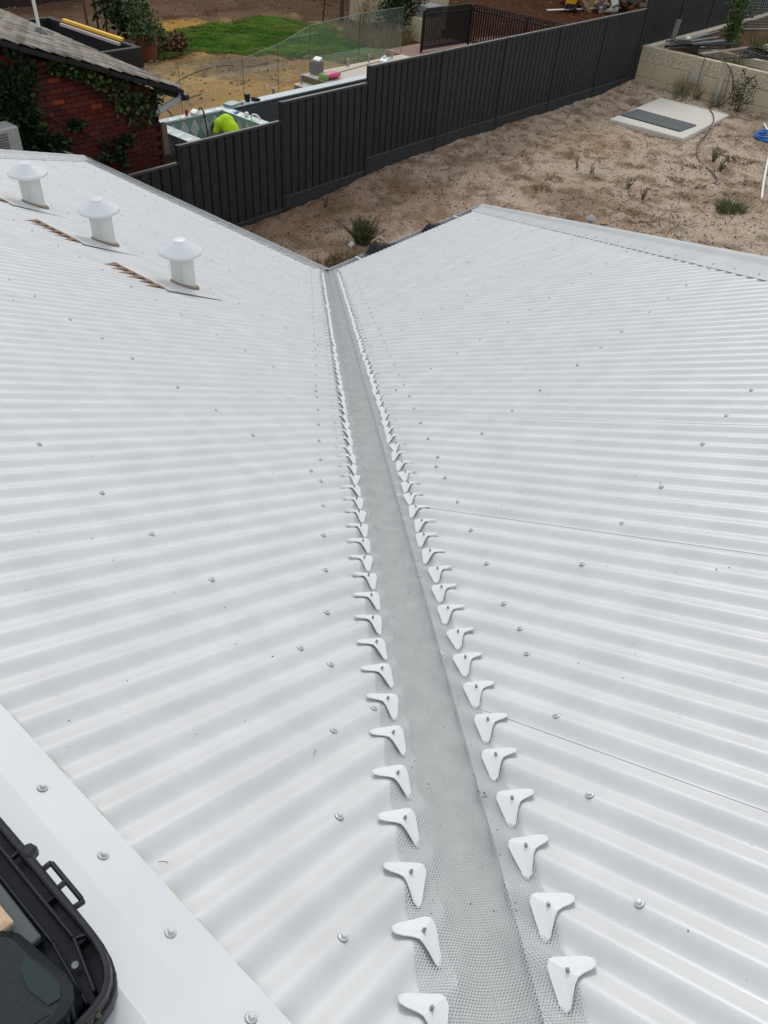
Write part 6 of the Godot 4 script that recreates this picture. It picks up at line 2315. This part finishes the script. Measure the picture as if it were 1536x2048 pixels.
	pm.abox(Vector3(5.78, -2.0, -18.45), Vector3(5.899, -0.98, -14.10), 0.01)
	put("side", pm, mat(srgb(22, 24, 28), 0.7), pt)
	var so := MB.new()
	so.abox(Vector3(5.9, -2.0, -18.3), Vector3(7.379, -1.45, -14.25))
	put("soil", so, worn(mat(srgb(40, 36, 32), 0.95), 0.08, 0.6, 2.0, 161), pt)
	at_base(pt, Vector3(6.6, -1.8, -16.3))
	var yb := MB.new()
	yb.abox(Vector3(7.42, -0.978, -17.65), Vector3(7.53, -0.90, -14.85), 0.006)
	tag(put("yellow_beam", yb, mat(srgb(236, 190, 40), 0.5)), "long yellow beam lying on the edge of the black planter box", "beam")
	var yp := MB.new()
	yp.abox(Vector3(7.30, -1.06, -17.6), Vector3(7.379, -0.985, -14.8), 0.006)
	tag(put("white_strip", yp, mat(srgb(196, 180, 176), 0.8)), "pale strip of timber under the yellow beam on the planter", "timber")
	# dark boundary fence at the far left, boards as parts
	var bf := thing("board_fence", Vector3(8.0, -1.8, -23.6), "dark maroon brown board fence at the top left corner", "fence")
	var bmesh := MB.new()
	bmesh.box(Transform3D(), Vector3(0.146, 1.9, 0.02), 0.004)
	var bsh := bmesh.mesh()
	var bmats := [mat(srgb(50, 34, 32), 0.9), mat(srgb(58, 40, 36), 0.9), mat(srgb(44, 30, 30), 0.9)]
	for i in 60:
		put_m("board", bsh, bmats[i % 3], bf, Transform3D(Basis(Vector3.UP, 0.10), Vector3(3.6 + i * 0.149, -0.85, -23.3 - 0.0149 * i)))
	for yy in [-1.5, -0.3]:
		var rl := MB.new()
		rl.bar(Vector3(3.5, yy, -23.37), Vector3(12.6, yy, -24.28), 0.04, 0.09)
		put("rail", rl, bmats[0], bf)
	at_base(bf, Vector3(8.0, -1.8, -23.6))

func far_yard() -> void:
	# posts and bush behind the glass
	for i in 2:
		var mb := MB.new()
		var x: float = [17.27, 18.17][i]
		var z: float = [-16.8, -16.7][i]
		if i == 0:
			mb.tube(PackedVector3Array([Vector3(x, garden_y(x, z) - 0.05, z), Vector3(x + 0.30, garden_y(x, z) + 2.2, z)]), 0.03, 7)
		else:
			mb.bar(Vector3(x, garden_y(x, z) - 0.05, z), Vector3(x, garden_y(x, z) + 2.4, z), 0.12, 0.10, 0.01, Vector3.RIGHT)
		tag(put("garden_post", mb, [mat(srgb(48, 40, 38), 0.8), worn(mat(srgb(92, 78, 72), 0.9), 0.05, 0.7, 2.0, 170)][i]), ["thin leaning dark pole behind the lawn", "square brown timber post behind the lawn, near the bush"][i], "post")
	var bush := thing("bush", Vector3(17.9, -1.75, -14.0), "dense dark green bush behind the glass panels, beside limestone blocks", "bush")
	var st := MB.new()
	var lumps := []
	for i in 16:
		var tip := Vector3(17.9 + R(-1.0, 1.0), -1.75 + R(0.5, 2.3), -14.0 + R(-0.8, 0.8))
		st.tube(curve([Vector3(17.9 + R(-0.2, 0.2), -1.8, -14.0), Vector3(17.9, -1.2, -14.0).lerp(tip, 0.5), tip], 4), 0.018, 5)
		lumps.append([tip, Vector3.ONE * R(0.25, 0.45)])
		lumps.append([Vector3(17.9, -1.3, -14.0).lerp(tip, 0.5), Vector3.ONE * R(0.3, 0.5)])
	put("stems", st, M.brown, bush)
	foliage("foliage", lumps, 8500, 0.12, [lin(40, 58, 30), lin(62, 84, 42), lin(30, 42, 24), lin(84, 96, 54)], bush)
	at_base(bush, Vector3(17.9, -1.75, -14.0))
	var dg := thing("tall_grass", Vector3(16.7, -1.75, -13.7), "tall brown and green grass in front of the dense bush", "grass")
	var gm := tuft(Vector3(16.7, -1.78, -13.6), 500, 0.7, 2.4, 0.012, 0.3, lin(92, 88, 54), lin(136, 120, 82), 0.5)
	put("blades", gm, M.leafy, dg)
	var gm2 := stalk_weed(Vector3(16.7, -1.78, -14.4), 30, 1.5, 0.08, lin(140, 118, 86), lin(160, 136, 104), lin(120, 96, 72))
	put("stalks", gm2, M.dry, dg)
	at_base(dg, Vector3(16.7, -1.75, -13.7))
	# limestone blocks beyond the bush
	var q := [[18.62, -13.05, 0.0, 1.05, 0.72, 0.6, "cream limestone block under the grey pavers beside the bush"], [20.2, -14.2, 0.0, 1.2, 1.35, 0.8, "upright cream limestone block behind the grey pavers"], [19.4, -14.6, 0.0, 1.4, 0.9, 0.7, "wide cream limestone block half hidden by the bush"], [19.8, -16.2, 0.0, 2.6, 1.5, 0.8, "long cream limestone block row at the top edge beside the bush"], [21.3, -15.3, 0.0, 0.9, 1.6, 0.8, "pale grey limestone block at the top edge left of the pickets"]]
	for i in q.size():
		var a: Array = q[i]
		var mb := MB.new()
		mb.box(Transform3D(Basis(Vector3.UP, R(-0.06, 0.06)), Vector3(a[0], -1.78 + a[4] * 0.5, a[1])), Vector3(a[3], a[4], a[5]), 0.02)
		tag(put("limestone_block", mb, M.lime if i < 4 else worn(mat(srgb(178, 180, 180), 0.9), 0.03, 0.8, 1.0, 171)), a[6], "stone block", "limestone blocks by the bush")
	for k in 4:
		var mb := MB.new()
		mb.box(Transform3D(Basis(Vector3.UP, 0.05 + R(-0.05, 0.05)), Vector3(18.66, -1.02 + 0.085 * k, -13.05)), Vector3(0.82, 0.08, 0.55), 0.008)
		tag(put("paver", mb, worn(mat(srgb(146, 148, 150), 0.9), 0.03, 0.8, 1.5, 172)), ["lowest", "second lowest", "second highest", "topmost"][k] + " grey paver stacked on the cream block beside the bush", "paver")
	# rubble heap at the top right
	var cols := [srgb(168, 138, 98), srgb(96, 92, 90), srgb(206, 200, 190), srgb(122, 84, 58), srgb(140, 142, 140), srgb(190, 160, 116)]
	var cn := ["tan timber", "dark grey rubble", "off white plaster", "brown timber", "grey concrete", "light wooden"]
	var pos := ["low at the front", "on the left slope", "in the middle", "on the right slope", "near the top"]
	for i in 30:
		var mb := MB.new()
		var f := i / 29.0
		var c := Vector3(29.2 + 3.6 * f + R(-0.3, 0.3), -1.55 + R(0.0, 0.25) + 0.55 * f * R(0, 1), -12.6 + R(-0.7, 0.9) + 0.4 * f)
		mb.box(Transform3D(random_turn(), c), Vector3(R(0.3, 1.2), R(0.05, 0.18), R(0.12, 0.4)), 0.015)
		tag(put("rubble_piece", mb, worn(mat(cols[i % 6], 0.9), 0.05, 0.65, 1.5, 173 + i % 6)), cn[i % 6] + " piece of the rubble heap behind the fence, " + pos[i / 6], "rubble", "rubble heap at the top right")
	var big := [[31.6, -12.15, 0.9, 0.5, 0.6, srgb(196, 164, 112), "large tan cardboard sheet near the top of the rubble heap"], [32.3, -12.6, 0.8, 0.06, 0.7, srgb(224, 228, 232), "white board leaning at the right end of the rubble heap"], [30.9, -12.4, 0.4, 0.6, 0.35, srgb(184, 150, 96), "upright tan carton in the rubble heap"]]
	for a in big:
		var mb := MB.new()
		mb.box(Transform3D(Basis.from_euler(Vector3(0.5, 0.6, 0.3)), Vector3(a[0], -1.15, a[1])), Vector3(a[2], a[3], a[4]), 0.02)
		tag(put("rubble_sheet", mb, mat(a[5], 0.9)), a[6], "rubble")
	var wp := MB.new()
	wp.tube(PackedVector3Array([Vector3(29.55, -1.6, -12.15), Vector3(30.25, -1.58, -11.75)]), 0.13, 14)
	tag(put("white_pipe", wp, mat(srgb(220, 214, 200), 0.7)), "short fat white pipe lying in front of the rubble heap", "pipe")
	for k in 2:
		var lb := MB.new()
		var a := Vector3(27.6 + k * 1.2, -1.68, -13.6 + k * 0.5)
		lb.bar(a, a + Vector3(2.3, 0.06, 1.1), 0.10, 0.04, 0.004)
		tag(put("white_batten", lb, M.white), ["long white batten on brown soil behind the toy truck", "white batten on brown soil right of the toy truck"][k], "batten")
	var rbn := MB.new()
	rbn.box(Transform3D(Basis(Vector3.UP, 0.2), Vector3(31.2, -1.0, -14.1)), Vector3(2.6, 1.4, 1.0), 0.05)
	tag(put("steel_skip", rbn, worn(mat(srgb(132, 58, 40), 0.8), 0.03, 0.7, 0.8, 180)), "rust red steel skip behind the rubble heap at the top edge", "skip")
	var tt := thing("toy_truck", Vector3(28.7, -1.75, -13.15), "small yellow toy tipper truck on the brown soil, top right", "toy")
	var tb := MB.new()
	tb.box(Transform3D(Basis.from_euler(Vector3(0, 0.4, 0.12)), Vector3(28.75, -1.28, -13.15)), Vector3(0.72, 0.26, 0.42), 0.03)
	put("tray", tb, mat(srgb(226, 172, 30), 0.5), tt)
	var tc := MB.new()
	tc.box(Transform3D(Basis(Vector3.UP, 0.4), Vector3(29.15, -1.36, -13.32)), Vector3(0.22, 0.30, 0.36), 0.03)
	tc.box(Transform3D(Basis(Vector3.UP, 0.4), Vector3(28.85, -1.52, -13.19)), Vector3(0.85, 0.10, 0.30), 0.02)
	put("cab", tc, mat(srgb(40, 40, 42), 0.6), tt)
	for i in 4:
		var wh := MB.new()
		var c := Vector3(28.85, -1.60, -13.19) + Basis(Vector3.UP, 0.4) * Vector3([-0.28, -0.28, 0.28, 0.28][i], 0, [-0.2, 0.2, -0.2, 0.2][i])
		wh.lathe(Transform3D(Basis(Vector3.UP, 0.4) * Basis(Vector3.RIGHT, PI / 2), c - Basis(Vector3.UP, 0.4) * Vector3(0, 0, 0.05)), [Vector2(0, 0), Vector2(0.14, 0), Vector2(0.15, 0.02), Vector2(0.15, 0.08), Vector2(0.14, 0.10), Vector2(0, 0.10)], 14)
		put("wheel", wh, M.black, tt)
	at_base(tt, Vector3(28.7, -1.75, -13.15))
	var wl := MB.new()
	wl.abox(Vector3(33.4, -2.0, -14.5), Vector3(33.7, 1.6, -6.4), 0.01)
	tag(put("rendered_wall", wl, worn(mat(srgb(190, 176, 154), 0.9), 0.02, 0.85, 0.6, 181)), "beige rendered wall behind the rubble at the fence's far end", "wall")
